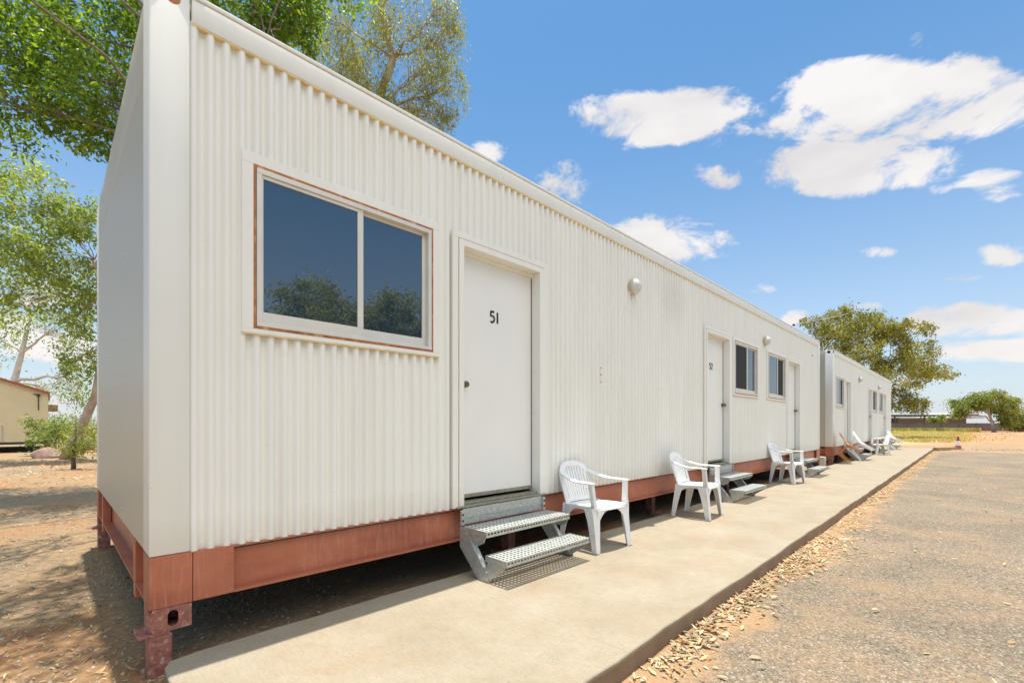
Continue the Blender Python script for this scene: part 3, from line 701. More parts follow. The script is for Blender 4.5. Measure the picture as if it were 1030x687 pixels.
def steps():
    root = empty('metal_steps', (2.86, 2.93, 0), 'galvanised two-tread metal steps below door 51, nearest of all the steps', 'steps', 'galvanised steps below the cabin doors')
    x0, x1 = 2.345, 3.375
    m = MB(); m.box(x0+.03, x1-.03, 2.925, 2.932, .385, .512); m.box(x0+.03, x1-.03, 2.915, 2.9245, .440, .452); m.obj('back_plate', M['galv'], root)
    for s in (x0, x1-.028):
        m = MB(); m.box(s, s+.028, 2.905, 2.9245, .385, .505, .001); m.obj('bracket', M['galv'], root)
        m2 = MB(); m2.tube([(s+.014, 2.905, .47), (s+.014, 2.900, .47)], .009, 8); m2.tube([(s+.014, 2.905, .42), (s+.014, 2.900, .42)], .009, 8); m2.obj('bolt', M['dark'], root)
    for k, (yf, yb, z) in enumerate(((2.607, 2.885, .38), (2.387, 2.62, .20))):
        m = MB(); perforated(m, x0+.004, x1-.004, yf+.004, yb-.004, z, 26, 6, .56)
        # lips
        perf = MB()
        nx = 30; dx = (x1-x0)/nx
        m.box(x0, x1, yf, yf+.003, z-.012, z+.001); m.box(x0, x1, yf, yf+.003, z-.045, z-.026)
        for i in range(nx):
            m.box(x0+i*dx, x0+i*dx+dx*.4, yf, yf+.003, z-.026, z-.012)
        m.box(x0, x1, yf+.003, yf+.02, z-.045, z-.043)
        m.box(x0, x1, yb-.003, yb, z-.045, z+.001)
        m.box(x0, x0+.003, yf+.003, yb-.003, z-.045, z+.001); m.box(x1-.003, x1, yf+.003, yb-.003, z-.045, z+.001)
        m.obj('tread', M['galv'], root)
    for s, sg in ((x0-.004, 1), (x1+.004, -1)):
        m = MB(); a, b = sorted((s, s+sg*.004))
        m.prism([(2.924, .375), (2.924, .215), (2.70, .0), (2.565, .0), (2.575, .022), (2.84, .334), (2.84, .375)], 'x', a, b)
        a, b = sorted((s+sg*.0045, s+sg*.045)); 
        m.prism([(2.845, .337), (2.583, .022), (2.578, .026), (2.84, .341)], 'x', a, b)
        m.prism([(2.924, .232), (2.705, .004), (2.700, .004), (2.919, .232)], 'x', a, b)
        m.obj('stringer', M['galv'], root)
        a, b = sorted((s+sg*.006, s+sg*.010)); m = MB(); m.prism([(2.838, .333), (2.62, .333), (2.64, .29), (2.70, .262), (2.76, .262)], 'x', a, b); m.obj('gusset', M['galv'], root)
        m = MB(); m.prism([(2.60, .153), (2.40, .153), (2.42, .125), (2.56, .03), (2.60, .0)], 'x', a, b); m.obj('gusset', M['galv'], root)
    return root
st0 = steps()
for off, lab in ((5.035, 'galvanised two-tread metal steps below door 52, behind the second white chair'), (9.80, 'galvanised metal steps below the last door of the nearest cabin, behind the third chair'),
                 (16.74, 'galvanised metal steps under the leaning white chair at the first door of the farther cabin'), (16.74+5.035, 'galvanised metal steps behind the lone upright chair of the farther cabin'), (16.74+9.8, 'farthest galvanised metal steps, at the last door of the farther cabin')):
    c = copy_tree(st0); c.location.x += off; c['label'] = lab

# ------------------------------------------------------------------ chairs
def make_chair(label, mtl, arms=True, slim=False):
    """moulded garden chair, front towards -y, feet on z=0"""
    root = empty('armchair' if arms else 'garden_chair', (0, 0, 0), label, 'chair', 'plastic chairs along the walkway')
    # seat: a dished slotted sheet with a rounded front
    def seatpt(u, v):   # u -1..1 across, v 0 front .. 1 back
        w = .225 - .02*v; x = u*w
        y = -.235 + .43*v + .018*u*u*(1-v)
        z = .425 - .018*math.sin(math.pi*min(1, v*1.05))*(1-u*u) - .012*v + (-.03*(1-v/.08)**2 if v < .08 else 0)
        return Vector((x, y, z))
    m = MB(); NU, NV = 20, 20
    for i in range(NU):
        for j in range(NV):
            if i % 2 == 1 and 4 <= i <= 15 and 11 <= j <= 16 and slim: continue
            a, b, c, d = (seatpt(-1+2*(i+p)/NU, (j+q)/NV) for p, q in ((0, 0), (1, 0), (1, 1), (0, 1)))
            n = len(m.v); m.v += [tuple(a), tuple(b), tuple(c), tuple(d)]; m.f.append((n, n+1, n+2, n+3))
    seat = m.obj('seat', mtl, root, origin=(0, 0, 0)); me = seat.data
    bm = bmesh.new(); bm.from_mesh(me); bmesh.ops.remove_doubles(bm, verts=bm.verts[:], dist=1e-5)
    r = bmesh.ops.extrude_face_region(bm, geom=bm.faces[:]); 
    for v in r['geom']:
        if isinstance(v, bmesh.types.BMVert): v.co.z -= .011
    bmesh.ops.recalc_face_normals(bm, faces=bm.faces[:]); bm.to_mesh(me); bm.free()
    for p in me.polygons: p.use_smooth = True
    me.set_sharp_from_angle(angle=R(50))
    # apron below the seat, arched
    m = MB()
    def arch(p0, p1, wd):
        pts = []; 
        for k in range(13):
            t = k/12; q = abs(2*t-1)**3.2; h = .03 + .15*q; p = Vector(p0).lerp(Vector(p1), t); pts.append((p, h))
        n = len(m.v)
        nrm = (Vector(p1)-Vector(p0)).cross(Vector((0, 0, 1))).normalized()*.004
        for p, h in pts: m.v += [tuple(p+nrm), tuple(p+nrm-Vector((0, 0, h))), tuple(p-nrm), tuple(p-nrm-Vector((0, 0, h)))]
        for k in range(12):
            a = n+4*k; m.f += [(a, a+4, a+5, a+1), (a+2, a+3, a+7, a+6), (a+1, a+5, a+7, a+3), (a, a+2, a+6, a+4)]
    zt = .414
    arch((-.215, -.215, zt), (.215, -.215, zt), 0); arch((-.205, .19, zt), (.205, .19, zt), 0); arch((-.222, -.215, zt), (-.205, .19, zt), 0); arch((.222, -.215, zt), (.205, .19, zt), 0)
    m.obj('apron', mtl, root, origin=(0, 0, 0))
    ah = .645
    for s in (-1, 1):
        # front leg: flared angle section; continues up to the arm
        m = MB(); lw = .016 if slim else .043
        pts = [(s*.238, -.245, .0), (s*.234, -.232, .14), (s*.226, -.214, .30), (s*.222, -.205, .41)]
        m.strip(pts, (1, 0, 0), [lw*.62, lw*.8, lw*1.1, lw*1.5], .009)
        m.strip([(p[0]+s*lw*.55*k, p[1]+.024+.008*i, p[2]) for i, (p, k) in enumerate(zip(pts, (1, 1.15, 1.5, 2.0)))], (0, 1, 0), [lw*.6, lw*.75, lw*1.0, lw*1.35], .009)
        m.obj('leg', mtl, root, 'x', origin=(0, 0, 0))
        m = MB(); pts = [(s*.232, .245, 0), (s*.226, .225, .15), (s*.214, .20, .32), (s*.207, .185, .415)]
        m.strip(pts, (1, 0, 0), [lw*.55, lw*.7, lw*.95, lw*1.2], .009)
        m.strip([(p[0]+s*lw*.5*k, p[1]-.022-.006*i, p[2]) for i, (p, k) in enumerate(zip(pts, (1, 1.1, 1.3, 1.5)))], (0, 1, 0), [lw*.55, lw*.7, lw*.95, lw*1.2], .009)
        m.obj('leg', mtl, root, 'x', origin=(0, 0, 0))
        if arms:
            m = MB()
            m.strip([(s*.236, -.192, .40), (s*.246, -.182, .50), (s*.256, -.176, .60), (s*.262, -.172, ah-.004)], (0, 1, 0), [.036, .029, .026, .030], .012)
            m.strip([(s*.238, -.218, .40), (s*.246, -.206, .50), (s*.256, -.200, .60), (s*.262, -.198, ah-.006)], (1, 0, 0), [.026, .020, .020, .022], .010)
            pts = []
            for k in range(15):
                t = k/14
                y = -.215 + t*.40; x = .264 - .004*t; z = ah + .006*t
                if t > .55:
                    q = (t-.55)/.45; x -= .062*q**1.3; z += .062*q**1.5; y += .072*q
                pts.append((s*x, y, z))
            wd = [Vector((1, 0, 0)).lerp(Vector((.75, .1, .75*-s)), max(0, (k/14-.55)/.45)) for k in range(15)]
            m.strip(pts, [Vector((1, 0, 0))]*15, [.028+.005*math.sin(k/14*3.14) for k in range(15)], .015)
            m.obj('arm', mtl, root, 'x', origin=(0, 0, 0))
    # backrest: rounded hoop with upright slats
    def bp(x, h):  # position on the back surface, h above seat
        return Vector((x, .185 + .29*h + .10*h*h - .35*(x*x), .405 + h))
    m = MB(); hoop = []
    for k in range(33):
        t = math.pi*k/32; cx_ = math.cos(t); sx_ = math.sin(t)
        hoop.append(bp(.205*(abs(cx_)**.75)*(1 if cx_ > 0 else -1), .215 + .175*(sx_**.8)))
    hoop = [bp(.196, -.0), bp(.20, .09), bp(.205, .16)] + hoop + [bp(-.205, .16), bp(-.20, .09), bp(-.196, -.0)]
    n = len(hoop); ctr = bp(0, .2)
    wds = []
    for i, p in enumerate(hoop):
        tg = (hoop[min(i+1, n-1)] - hoop[max(i-1, 0)]).normalized(); nb = Vector((0, -.93, .36)); wds.append(tg.cross(nb).normalized())
    m.strip(hoop, wds, .020 if slim else .031, .013)
    m.strip([bp(x/10*.185, .37) for x in range(-10, 11)], (0, .3, 1), [.012]*21, .009)
    m.strip([bp(x/10*.190, .035) for x in range(-10, 11)], (0, .3, 1), [.02]*21, .009)
    for k in range(-4, 5):
        x = k*.038; m.strip([bp(x*(.9+.15*q/6), .03+(.335-.02*abs(k)*.4)*q/6) for q in range(7)], (1, 0, 0), .0155, .007)
    m.obj('backrest', mtl, root, 'x', origin=(0, 0, 0))
    return root
ch = make_chair('white plastic armchair right beside the first metal steps, nearest of the chairs', M['plastic'])
ch.location = (3.85, 2.665, 0); ch.rotation_euler = (0, 0, R(-5))
def place(src, x, y, rz, lab, tilt=0, z=0, yaw=0):
    c = copy_tree(src); c['label'] = lab
    if tilt:
        # tip forward about the front feet, then face the wall
        Mx = Matrix.Translation((x, y, z)) @ Matrix.Rotation(rz, 4, 'Z') @ Matrix.Rotation(tilt, 4, 'X') @ Matrix.Translation((0, .245, 0))
        c.matrix_world = Mx; c.location = Mx.to_translation(); c.rotation_euler = Mx.to_euler()
    else:
        c.location = (x, y, z); c.rotation_euler = (0, 0, rz)
    return c
place(ch, 6.05, 2.56, R(4), 'white plastic armchair in front of the steps of door 52, second nearest')
place(ch, 10.78, 2.68, R(-8), 'white plastic armchair in front of the two smaller windows, third nearest')
place(ch, 23.35, 2.52, R(-152), 'upright white plastic armchair seen side-on, farthest one standing on its legs')
place(ch, 19.15, 2.55, R(180), 'white plastic armchair tipped forward against the farther cabin, beside the tan chair', tilt=R(48))
place(ch, 28.3, 2.55, R(172), 'white plastic armchair tipped forward against the far end of the farther cabin', tilt=R(50))
br = make_chair('tan brown plastic chair tipped forward against the near corner of the farther cabin', M['brownplastic'], arms=False, slim=True)
Mx = Matrix.Translation((17.35, 2.60, 0)) @ Matrix.Rotation(R(184), 4, 'Z') @ Matrix.Rotation(R(50), 4, 'X') @ Matrix.Translation((0, .245, 0))
br.location = Mx.to_translation(); br.rotation_euler = Mx.to_euler()

# ------------------------------------------------------------------ small things
# cone
p = (33.6, .42); root = empty('traffic_cone', (p[0], p[1], GZ), 'faded red traffic cone with a white band standing on gravel beyond the walkway', 'traffic cone')
def lathe(m, cx, cy, prof, n=20):
    b0 = len(m.v)
    for r, z in prof:
        for k in range(n): t = 2*math.pi*k/n; m.v.append((cx+r*math.cos(t), cy+r*math.sin(t), z))
    for i in range(len(prof)-1):
        for k in range(n): a = b0+i*n+k; b = b0+i*n+(k+1) % n; m.f.append((a, b, b+n, a+n))
    m.f.append(tuple(range(len(m.v)-n, len(m.v))))
m = MB(); m.box(p[0]-.21, p[0]+.21, p[1]-.21, p[1]+.21, GZ+.004, GZ+.04, .01); m.obj('base', M['conered'], root)
m = MB(); lathe(m, p[0], p[1], [(.155, GZ+.041), (.14, GZ+.06), (.115, GZ+.22)]); lathe(m, p[0], p[1], [(.068, GZ+.47), (.035, GZ+.68), (.032, GZ+.70)]); m.obj('cone_body', M['conered'], root, True)
m = MB(); lathe(m, p[0], p[1], [(.117, GZ+.2205), (.070, GZ+.4695)]); m.obj('band', M['conewhite'], root, True)
# sleeper
a = Vector((31.45, 1.22, 0)); b_ = Vector((33.3, .52, 0)); d = (b_-a).normalized(); nn = Vector((-d.y, d.x, 0))*.1
m = MB(); P0 = [a-nn, b_-nn, b_+nn, a+nn]; m.add([(q.x, q.y, GZ+.003) for q in P0] + [(q.x, q.y, GZ+.17) for q in P0], [(0, 1, 2, 3), (4, 5, 6, 7), (0, 1, 5, 4), (1, 2, 6, 5), (2, 3, 7, 6), (3, 0, 4, 7)])
o = m.obj('timber_sleeper', M['timber'], None, origin=(a.x, a.y, GZ)); tag(o, 'weathered timber sleeper lying on the ground between walkway end and cone', 'timber')
bv = o.modifiers.new('b', 'BEVEL'); bv.width = .012; bv.segments = 2
# meter box below the farther cabin
m = MB(); m.box(16.55, 16.80, 3.12, 3.32, GZ, .22, .01); m.box(16.57, 16.78, 3.11, 3.1195, -.08, .19); o = m.obj('junction_box', M['meter'], None, origin=(16.67, 3.2, GZ)); tag(o, 'small cream box on the ground in the gap between the two cabins', 'utility box')
# boulder
def rock(m, c, rx, ry, rz, seed):
    r = random.Random(seed); bm = bmesh.new(); bmesh.ops.create_icosphere(bm, subdivisions=3, radius=1)
    pl = [(Vector((r.uniform(-1, 1), r.uniform(-1, 1), r.uniform(-.3, 1))).normalized(), r.uniform(.6, .9)) for _ in range(9)]
    for v in bm.verts:
        for n_, dd in pl:
            q = v.co.dot(n_)
            if q > dd: v.co -= n_*(q-dd)
        v.co += Vector((r.uniform(-1, 1), r.uniform(-1, 1), r.uniform(-1, 1)))*.012
        v.co = Vector((v.co.x*rx, v.co.y*ry, v.co.z*rz)) + Vector(c)
    bm.verts.ensure_lookup_table(); m.add([v.co[:] for v in bm.verts], [[v.index for v in f.verts] for f in bm.faces]); bm.free()
q = at(48, 427, 18.2); m = MB(); rock(m, (q.x, q.y, GZ+.15), .48, .32, .28, 4); o = m.obj('boulder', M['rock'], None, True, origin=(q.x, q.y, GZ)); tag(o, 'pinkish boulder on the ground left of the leaning gum trunk', 'rock')
# antenna on the roof of the near cabin
q = at(817, 323, 15.6); root = empty('tv_antenna', (q.x, q.y, 3.50), 'long television antenna on a short mast above the far end of the nearest cabin roof', 'antenna')
m = MB(); m.tube([(q.x, q.y, 3.50), (q.x, q.y, q.z+.05)], .016, 8); m.obj('mast', M['alumast'], root)
e0 = at(797, 327, 15.2); e1 = at(842, 318, 16.0)
m = MB(); m.tube([e0, e1], .012, 6); m.obj('boom', M['alumast'], root)
bd = (e1-e0).normalized(); el = Vector((-bd.y, bd.x, 0)).normalized()
m = MB()
for k in range(12):
    c = e0.lerp(e1, (k+.5)/12); L = .16+.30*(k/12)
    m.tube([c-el*L, c+el*L], .006, 5)
m.obj('elements', M['alumast'], root)
m = MB(); 
for t in (.03, .42, .55): c = e0.lerp(e1, t); m.box(c.x-.05, c.x+.05, c.y-.03, c.y+.03, c.z-.035, c.z+.02, .005)
m.obj('clamp', M['dark'], root)

# ------------------------------------------------------------------ cabin at the left, far fence, far building
def plane_box(m, pxa, pxb, Z, dep, z0, z1):
    """a box whose face is square to the view direction, from image column a to b at distance Z"""
    A = at(pxa, HY, Z); B = at(pxb, HY, Z); fw = Vector((SS, CC, 0))*dep
    P = [A, B, B+fw, A+fw]; m.add([(p.x, p.y, z0) for p in P] + [(p.x, p.y, z1) for p in P], [(0, 1, 2, 3), (4, 5, 6, 7), (0, 1, 5, 4), (1, 2, 6, 5), (2, 3, 7, 6), (3, 0, 4, 7)])
Zh = 22.5; hc = at(48.5, HY, Zh); root = empty('holiday_cabin', (hc.x, hc.y, GZ), 'cream weatherboard cabin with red roof trim among trees at the left', 'cabin')
rt = Vector((1, 0, 0)); fw = Vector((0, 1, 0))
def hp(u, d, z): return Vector((hc.x, hc.y, 0)) - rt*u + fw*d + Vector((0, 0, z))
W = 5.2; 
def gz(u): return 2.72 + (.36*u if u < W/2 else .36*(W-u))
m = MB(); nb = 32
for k in range(nb):       # overlapping boards, each tilted out at its foot
    za, zb_ = .38 + k*.115, .38 + (k+1)*.115
    def span(z):
        if z <= 2.72: return 0, W
        u = (z-2.72)/.36; return (u, W-u)
    a0, a1 = span(za); b0, b1 = span(zb_)
    if a0 >= a1: break
    if b0 >= b1: b0 = b1 = W/2
    m.add([hp(a0, -.022, za), hp(a1, -.022, za), hp(b1, -.002, zb_), hp(b0, -.002, zb_), hp(a0, 0, za), hp(a1, 0, za)], [(0, 1, 2, 3), (0, 4, 5, 1)])
m.add([hp(0, .0, .38), hp(W, .0, .38), hp(W, 0, 2.72), hp(W/2, 0, gz(W/2)), hp(0, 0, 2.72)], [(0, 1, 2, 3, 4)])
m.add([hp(0, 0, .38), hp(0, 9, .38), hp(0, 9, 2.72), hp(0, 0, 2.72)], [(0, 1, 2, 3)]); m.add([hp(W, 0, .38), hp(W, 9, .38), hp(W, 9, 2.72), hp(W, 0, 2.72)], [(0, 1, 2, 3)])
m.add([hp(0, 9, .38), hp(W, 9, .38), hp(W, 9, 2.72), hp(W/2, 9, gz(W/2)), hp(0, 9, 2.72)], [(0, 1, 2, 3, 4)]); m.add([hp(0, 0, .38), hp(W, 0, .38), hp(W, 9, .38), hp(0, 9, .38)], [(0, 1, 2, 3)])
m.obj('wall', M['siding'], root)
m = MB()
for s in (0, 1):
    u0, u1 = (-.06, W/2) if s == 0 else (W+.06, W/2)
    z0 = 2.72-.05; z1 = gz(W/2)
    m.add([hp(u0, -.15, z0), hp(u1, -.15, z1), hp(u1, 9.2, z1), hp(u0, 9.2, z0), hp(u0, -.15, z0+.11), hp(u1, -.15, z1+.11), hp(u1, 9.2, z1+.11), hp(u0, 9.2, z0+.11)], [(0, 1, 2, 3), (4, 5, 6, 7), (0, 1, 5, 4), (1, 2, 6, 5), (2, 3, 7, 6), (3, 0, 4, 7)])
m.obj('roof', M['redroof'], root)
m = MB(); 
m.add([hp(.02, -.05, .26), hp(W, -.05, .26), hp(W, -.05, .375), hp(.02, -.05, .375), hp(.02, 9, .26), hp(W, 9, .26), hp(W, 9, .375), hp(.02, 9, .375)], [(0, 1, 2, 3), (4, 5, 6, 7), (0, 1, 5, 4), (3, 2, 6, 7), (0, 3, 7, 4), (1, 2, 6, 5)])
m.obj('chassis', M['darksteel'], root)
for u in (.65, 2.2, 3.6, 5.0):
    for d in (.2, 4, 8.5): m = MB(); m.tube([hp(u, d, GZ-.01), hp(u, d, .26)], .05, 8); m.obj('stump', M['darksteel'], root)
m = MB(); m.tube([hp(.33, -.04, 2.6), hp(.33, -.04, 1.9)], .02, 6); m.tube([hp(.33, -.04, 2.62), hp(.5, -.04, 2.68)], .02, 6); m.obj('cable_conduit', M['darksteel'], root)
m = MB(); m.tube([hp(.33, -.03, 2.64), hp(.33, -.13, 2.60)], [.05, .07], 10); m.obj('wall_lamp', M['darksteel'], root)
m = MB(); P = [hp(1.5, -.03, .38), hp(1.5, -.03, 1.15), hp(2.75, -.03, 1.15)]; m.tube(P, .02, 6); m.obj('handrail', M['alumast'], root)
m = MB(); m.add([hp(-.35, 1.0, 1.9), hp(.0, 1.0, 1.9), hp(.0, 1.0, 2.2), hp(-.35, 1.0, 2.2), hp(-.35, 3, 1.9), hp(0, 3, 1.9), hp(0, 3, 2.2), hp(-.35, 3, 2.2)], [(0, 1, 2, 3), (4, 5, 6, 7), (0, 1, 5, 4), (3, 2, 6, 7), (0, 3, 7, 4), (1, 2, 6, 5)]); m.obj('awning', M['timber'], root)
# stair railing
root = empty('stair_railing', hp(-.1, 1.0, GZ), 'dark green stair railing beside the cream cabin corner', 'railing')
m = MB(); m.tube([hp(-.02, 1, 1.35), hp(-.2, 1, 1.2), hp(-.5, 1, .85)], .03, 6); m.obj('handrail', M['greenrail'], root)
for k in range(8):
    u = .05+k*.062; zt_ = 1.30-.42*(k/7)
    m = MB(); m.tube([hp(-u, 1, GZ+.0), hp(-u, 1, zt_)], .010, 6); m.obj('baluster', M['greenrail'], root)

# fence
Zf = 92; q0 = at(850, HY, Zf); root = empty('sheet_fence', (q0.x, q0.y, GZ), 'long low grey-brown sheet metal fence at the far side of the dry grass', 'fence')
W_ = 17.4
for k in range(16):
    pa = 843 + k*W_; m = MB()
    nrib = 16
    for j in range(nrib):
        plane_box(m, pa+.3+(W_-.6)*j/nrib, pa+.3+(W_-.6)*(j+.86)/nrib, Zf, .03, GZ+.03, 1.42)
    plane_box(m, pa+.25, pa+W_-.25, Zf+.035, .03, GZ+.02, 1.43)
    plane_box(m, pa+.25, pa+W_-.25, Zf-.03, .09, 1.435, 1.50)
    m.obj('panel', M['fence'], root)
    m = MB(); plane_box(m, pa-.25, pa+.25, Zf-.05, .12, GZ, 1.54); m.obj('post', M['fencepost'], root)
# far building behind the fence
Zb = 128; q0 = at(930, HY, Zb); root = empty('low_building', (q0.x, q0.y, GZ), 'long low building with pale flat roof standing behind the far fence', 'building')
m = MB(); plane_box(m, 903, 972, Zb+2, 10, GZ, 2.9); m.obj('wall', M['farwall'], root)
m = MB(); plane_box(m, 860, 985, Zb-1, 16, 3.65, 3.95); m.obj('verandah_beam', M['fardark'], root)
m = MB(); plane_box(m, 905, 990, Zb+.2, 12, 2.905, 3.25); m.obj('roof', M['farroof'], root)
for px in (872, 900, 930):
    m = MB(); plane_box(m, px, px+.9, Zb-.5, .3, GZ, 3.649); m.obj('post', M['fardark'], root)
m = MB(); A = at(950, HY, Zb+13); B = at(998, HY, Zb+13); f2 = Vector((SS, CC, 0))*12
mid0 = (A+B)/2; m.add([(A.x, A.y, 3.3), (B.x, B.y, 3.3), (mid0.x, mid0.y, 5.0), *((p.x+f2.x, p.y+f2.y, z) for p, z in ((A, 3.3), (B, 3.3), (mid0, 5.0)))], [(0, 1, 2), (3, 5, 4), (0, 2, 5, 3), (1, 4, 5, 2)]); m.obj('gable_roof', M['farroof'], root)

# ------------------------------------------------------------------ foliage
def build_quads(name, co, mtl, parent, origin, quad=4):
    """co: (N,quad,3) array in world coordinates"""
    n = len(co); me = bpy.data.meshes.new(name); co = co - np.array(origin)
    me.vertices.add(n*quad); me.vertices.foreach_set('co', co.astype(np.float32).ravel())
    me.loops.add(n*quad); me.loops.foreach_set('vertex_index', np.arange(n*quad, dtype=np.int32))
    me.polygons.add(n); me.polygons.foreach_set('loop_start', np.arange(0, n*quad, quad, dtype=np.int32))
    me.update(calc_edges=True); me.validate(); me.materials.append(mtl)
    o = bpy.data.objects.new(name, me); C.objects.link(o)
    if parent is not None: o.parent = parent
    else: o.location = origin
    return o
def leaves_at(rs, centers, L, W, hang):
    n = len(centers); a = rs.normal(size=(n, 3)); a[:, 2] = a[:, 2]*(1-hang*.6) - hang*1.6
    a /= np.linalg.norm(a, axis=1)[:, None]; r = rs.normal(size=(n, 3)); b = np.cross(a, r); b /= np.linalg.norm(b, axis=1)[:, None]; c = np.cross(a, b)
    l = (L*rs.uniform(.6, 1.3, n))[:, None]; w = (W*rs.uniform(.7, 1.25, n))[:, None]; curl = (rs.uniform(-.25, .25, n))[:, None]*l
    p0 = centers; p1 = centers + a*l*.45 + b*w*.5 + c*curl*.4; p2 = centers + a*l + c*curl; p3 = centers + a*l*.45 - b*w*.5 + c*curl*.4
    return np.stack([p0, p1, p2, p3], 1)
def tree(name, label, group, base, trunk, tr, blobs, leafL, leafW, hang, lm, bm_, seed, cat='tree', twig=True, ncl=26, spread=.24, limbr=1.0):
    """trunk: list of points; blobs: (centre, (rx,ry,rz), leaves, fork index)"""
    rs = np.random.RandomState(seed); r = random.Random(seed)
    root = empty(name, tuple(base), label, cat, group)
    tb = MB(); tp = [Vector(p) for p in trunk]
    n = len(tp); rad = [tr*(1-.62*i/(n-1)) for i in range(n)]; rad[0] *= 1.25
    tb.tube(tp, rad, 10)
    allc = []
    for c, rr, nl, fk in blobs:
        c = Vector(c); s = tp[fk]; r0 = rad[fk]*.62*limbr
        mid = []
        for k in range(8):
            t = k/7; p = s.lerp(c, t); w = math.sin(math.pi*t)*(c-s).length*.07
            mid.append(p + Vector((r.uniform(-1, 1)*w, r.uniform(-1, 1)*w, (.9+r.uniform(-.4, .4))*w*1.2)))
        tb.tube(mid, [r0*(1-t/7*.8) for t in range(8)], 6)
        cl = []
        for k in range(ncl):
            d = Vector((r.gauss(0, 1), r.gauss(0, 1), r.gauss(0, 1))).normalized()*(r.random()**.38)
            q = c + Vector((d.x*rr[0], d.y*rr[1], d.z*rr[2])); cl.append(q)
            if twig:
                src = mid[r.choice((4, 5, 6, 7))]; m1 = src.lerp(q, .5) + Vector((r.uniform(-.1, .1), r.uniform(-.1, .1), r.uniform(0, .16)))*(q-src).length
                tb.tube([src, src.lerp(m1, .55) + Vector((0, 0, .03)), m1, q], [r0*.22, r0*.16, r0*.12, r0*.04+.002], 4, False)
        cl = np.array([v[:] for v in cl])
        idx = rs.randint(0, len(cl), nl); sg = np.array(rr)*spread
        # each cluster has its own size
        cs = rs.uniform(.55, 1.35, len(cl))[idx][:, None]
        pos = cl[idx] + rs.normal(size=(nl, 3))*sg*cs
        if hang > .4: pos[:, 2] -= np.abs(rs.normal(size=nl))*rr[2]*.22
        allc.append(pos)
    tb.obj('trunk', bm_, root, 'all')
    pos = np.concatenate(allc)
    build_quads('crown', leaves_at(rs, pos, leafL, leafW, hang), lm, root, root.location[:])
    return root
def G(px, Z): p = at(px, HY, Z); return Vector((p.x, p.y, GZ))

# A: big fresh green tree hanging over the near end of the cabin from behind
b0 = Vector((3.2, 10.2, GZ))
bl = [(at(20, 30, 8.6), (1.9, 1.9, 1.1), 4680, 4), (at(75, 85, 8.4), (1.2, 1.4, 1.0), 3024, 4), (at(-60, 40, 8.2), (2.0, 2.0, 1.2), 3024, 3), (at(60, -50, 8.5), (2.4, 2.4, 1.4), 3600, 4),
      (at(110, 30, 9.5), (1.7, 1.7, 1.3), 3600, 4), (at(170, -30, 9.0), (2.2, 2.0, 1.5), 2520, 4), (at(255, 8, 9.6), (1.2, 1.3, .9), 3024, 5), (at(300, 28, 10.0), (.8, .9, .75), 1872, 5), (at(330, -40, 10), (1.6, 1.6, 1.2), 1872, 5),
      (at(85, 130, 8.8), (.65, .7, .45), 1080, 4), (at(230, -60, 9.5), (2.2, 2.2, 1.4), 2160, 5), (at(-40, 105, 8.0), (1.2, 1.2, .7), 1296, 3), ((-1.2, 6.6, 7.4), (2.0, 1.7, 1.0), 6120, 3), ((-2.8, 4.6, 7.6), (2.0, 1.6, 1.0), 3312, 3), ((.0, 5.3, 8.6), (1.5, 1.4, 1.0), 2592, 4), ((-2.6, 8.6, 7.8), (1.8, 1.6, 1.0), 3600, 3)]
tree('shade_tree', 'tall leafy bright green tree overhanging the near end of the white cabin', None, b0, [b0, b0+Vector((-.1, 0, 2)), b0+Vector((-.3, -.1, 4)), b0+Vector((-.7, -.4, 5.8)), b0+Vector((-.8, -.7, 7.2)), b0+Vector((-.3, -.7, 8.6))], .25, bl, .115, .055, .25, M['leaf_green'], M['bark_dark'], 11, ncl=34, spread=.145, limbr=.3)
# B: gum with hanging foliage behind the cabin
b0 = G(395, 17)
tp = [b0, b0+Vector((0, 0, 4)), b0+Vector((.3, .2, 8)), at(375, 120, 17), at(395, 60, 17), at(385, 10, 17)]
bl = [(at(345, 60, 16.5), (1.5, 1.5, 2.0), 4125, 3), (at(385, 20, 17), (1.7, 1.6, 1.6), 3375, 4), (at(370, 85, 17), (1.5, 1.4, 1.6), 3750, 3), (at(425, 30, 16.5), (1.2, 1.2, 1.3), 1275, 4), (at(445, 45, 17), (.9, .9, 1.1), 1500, 4), (at(452, 12, 17), (.9, .8, .8), 750, 4),
      (at(448, 92, 17), (.95, .9, .9), 1950, 3), (at(425, 75, 17), (1.0, 1, 1.1), 1275, 3), (at(400, -30, 17), (2.4, 2.4, 1.8), 1875, 5), (at(445, 122, 17), (.6, .6, .35), 450, 3), (at(325, 20, 17), (1.3, 1.2, 1.6), 1950, 4), (at(410, 110, 17), (1.3, 1.2, .9), 1950, 3), (at(300, 75, 17.5), (1.2, 1.2, 1.2), 900, 3)]
tree('gum_tree', 'tall gum tree with drooping olive foliage rising behind the middle of the nearest cabin', 'gum trees', b0, tp, .26, bl, .15, .032, 1.0, M['leaf_gum'], M['bark'], 5, ncl=34, spread=.145, limbr=.6)
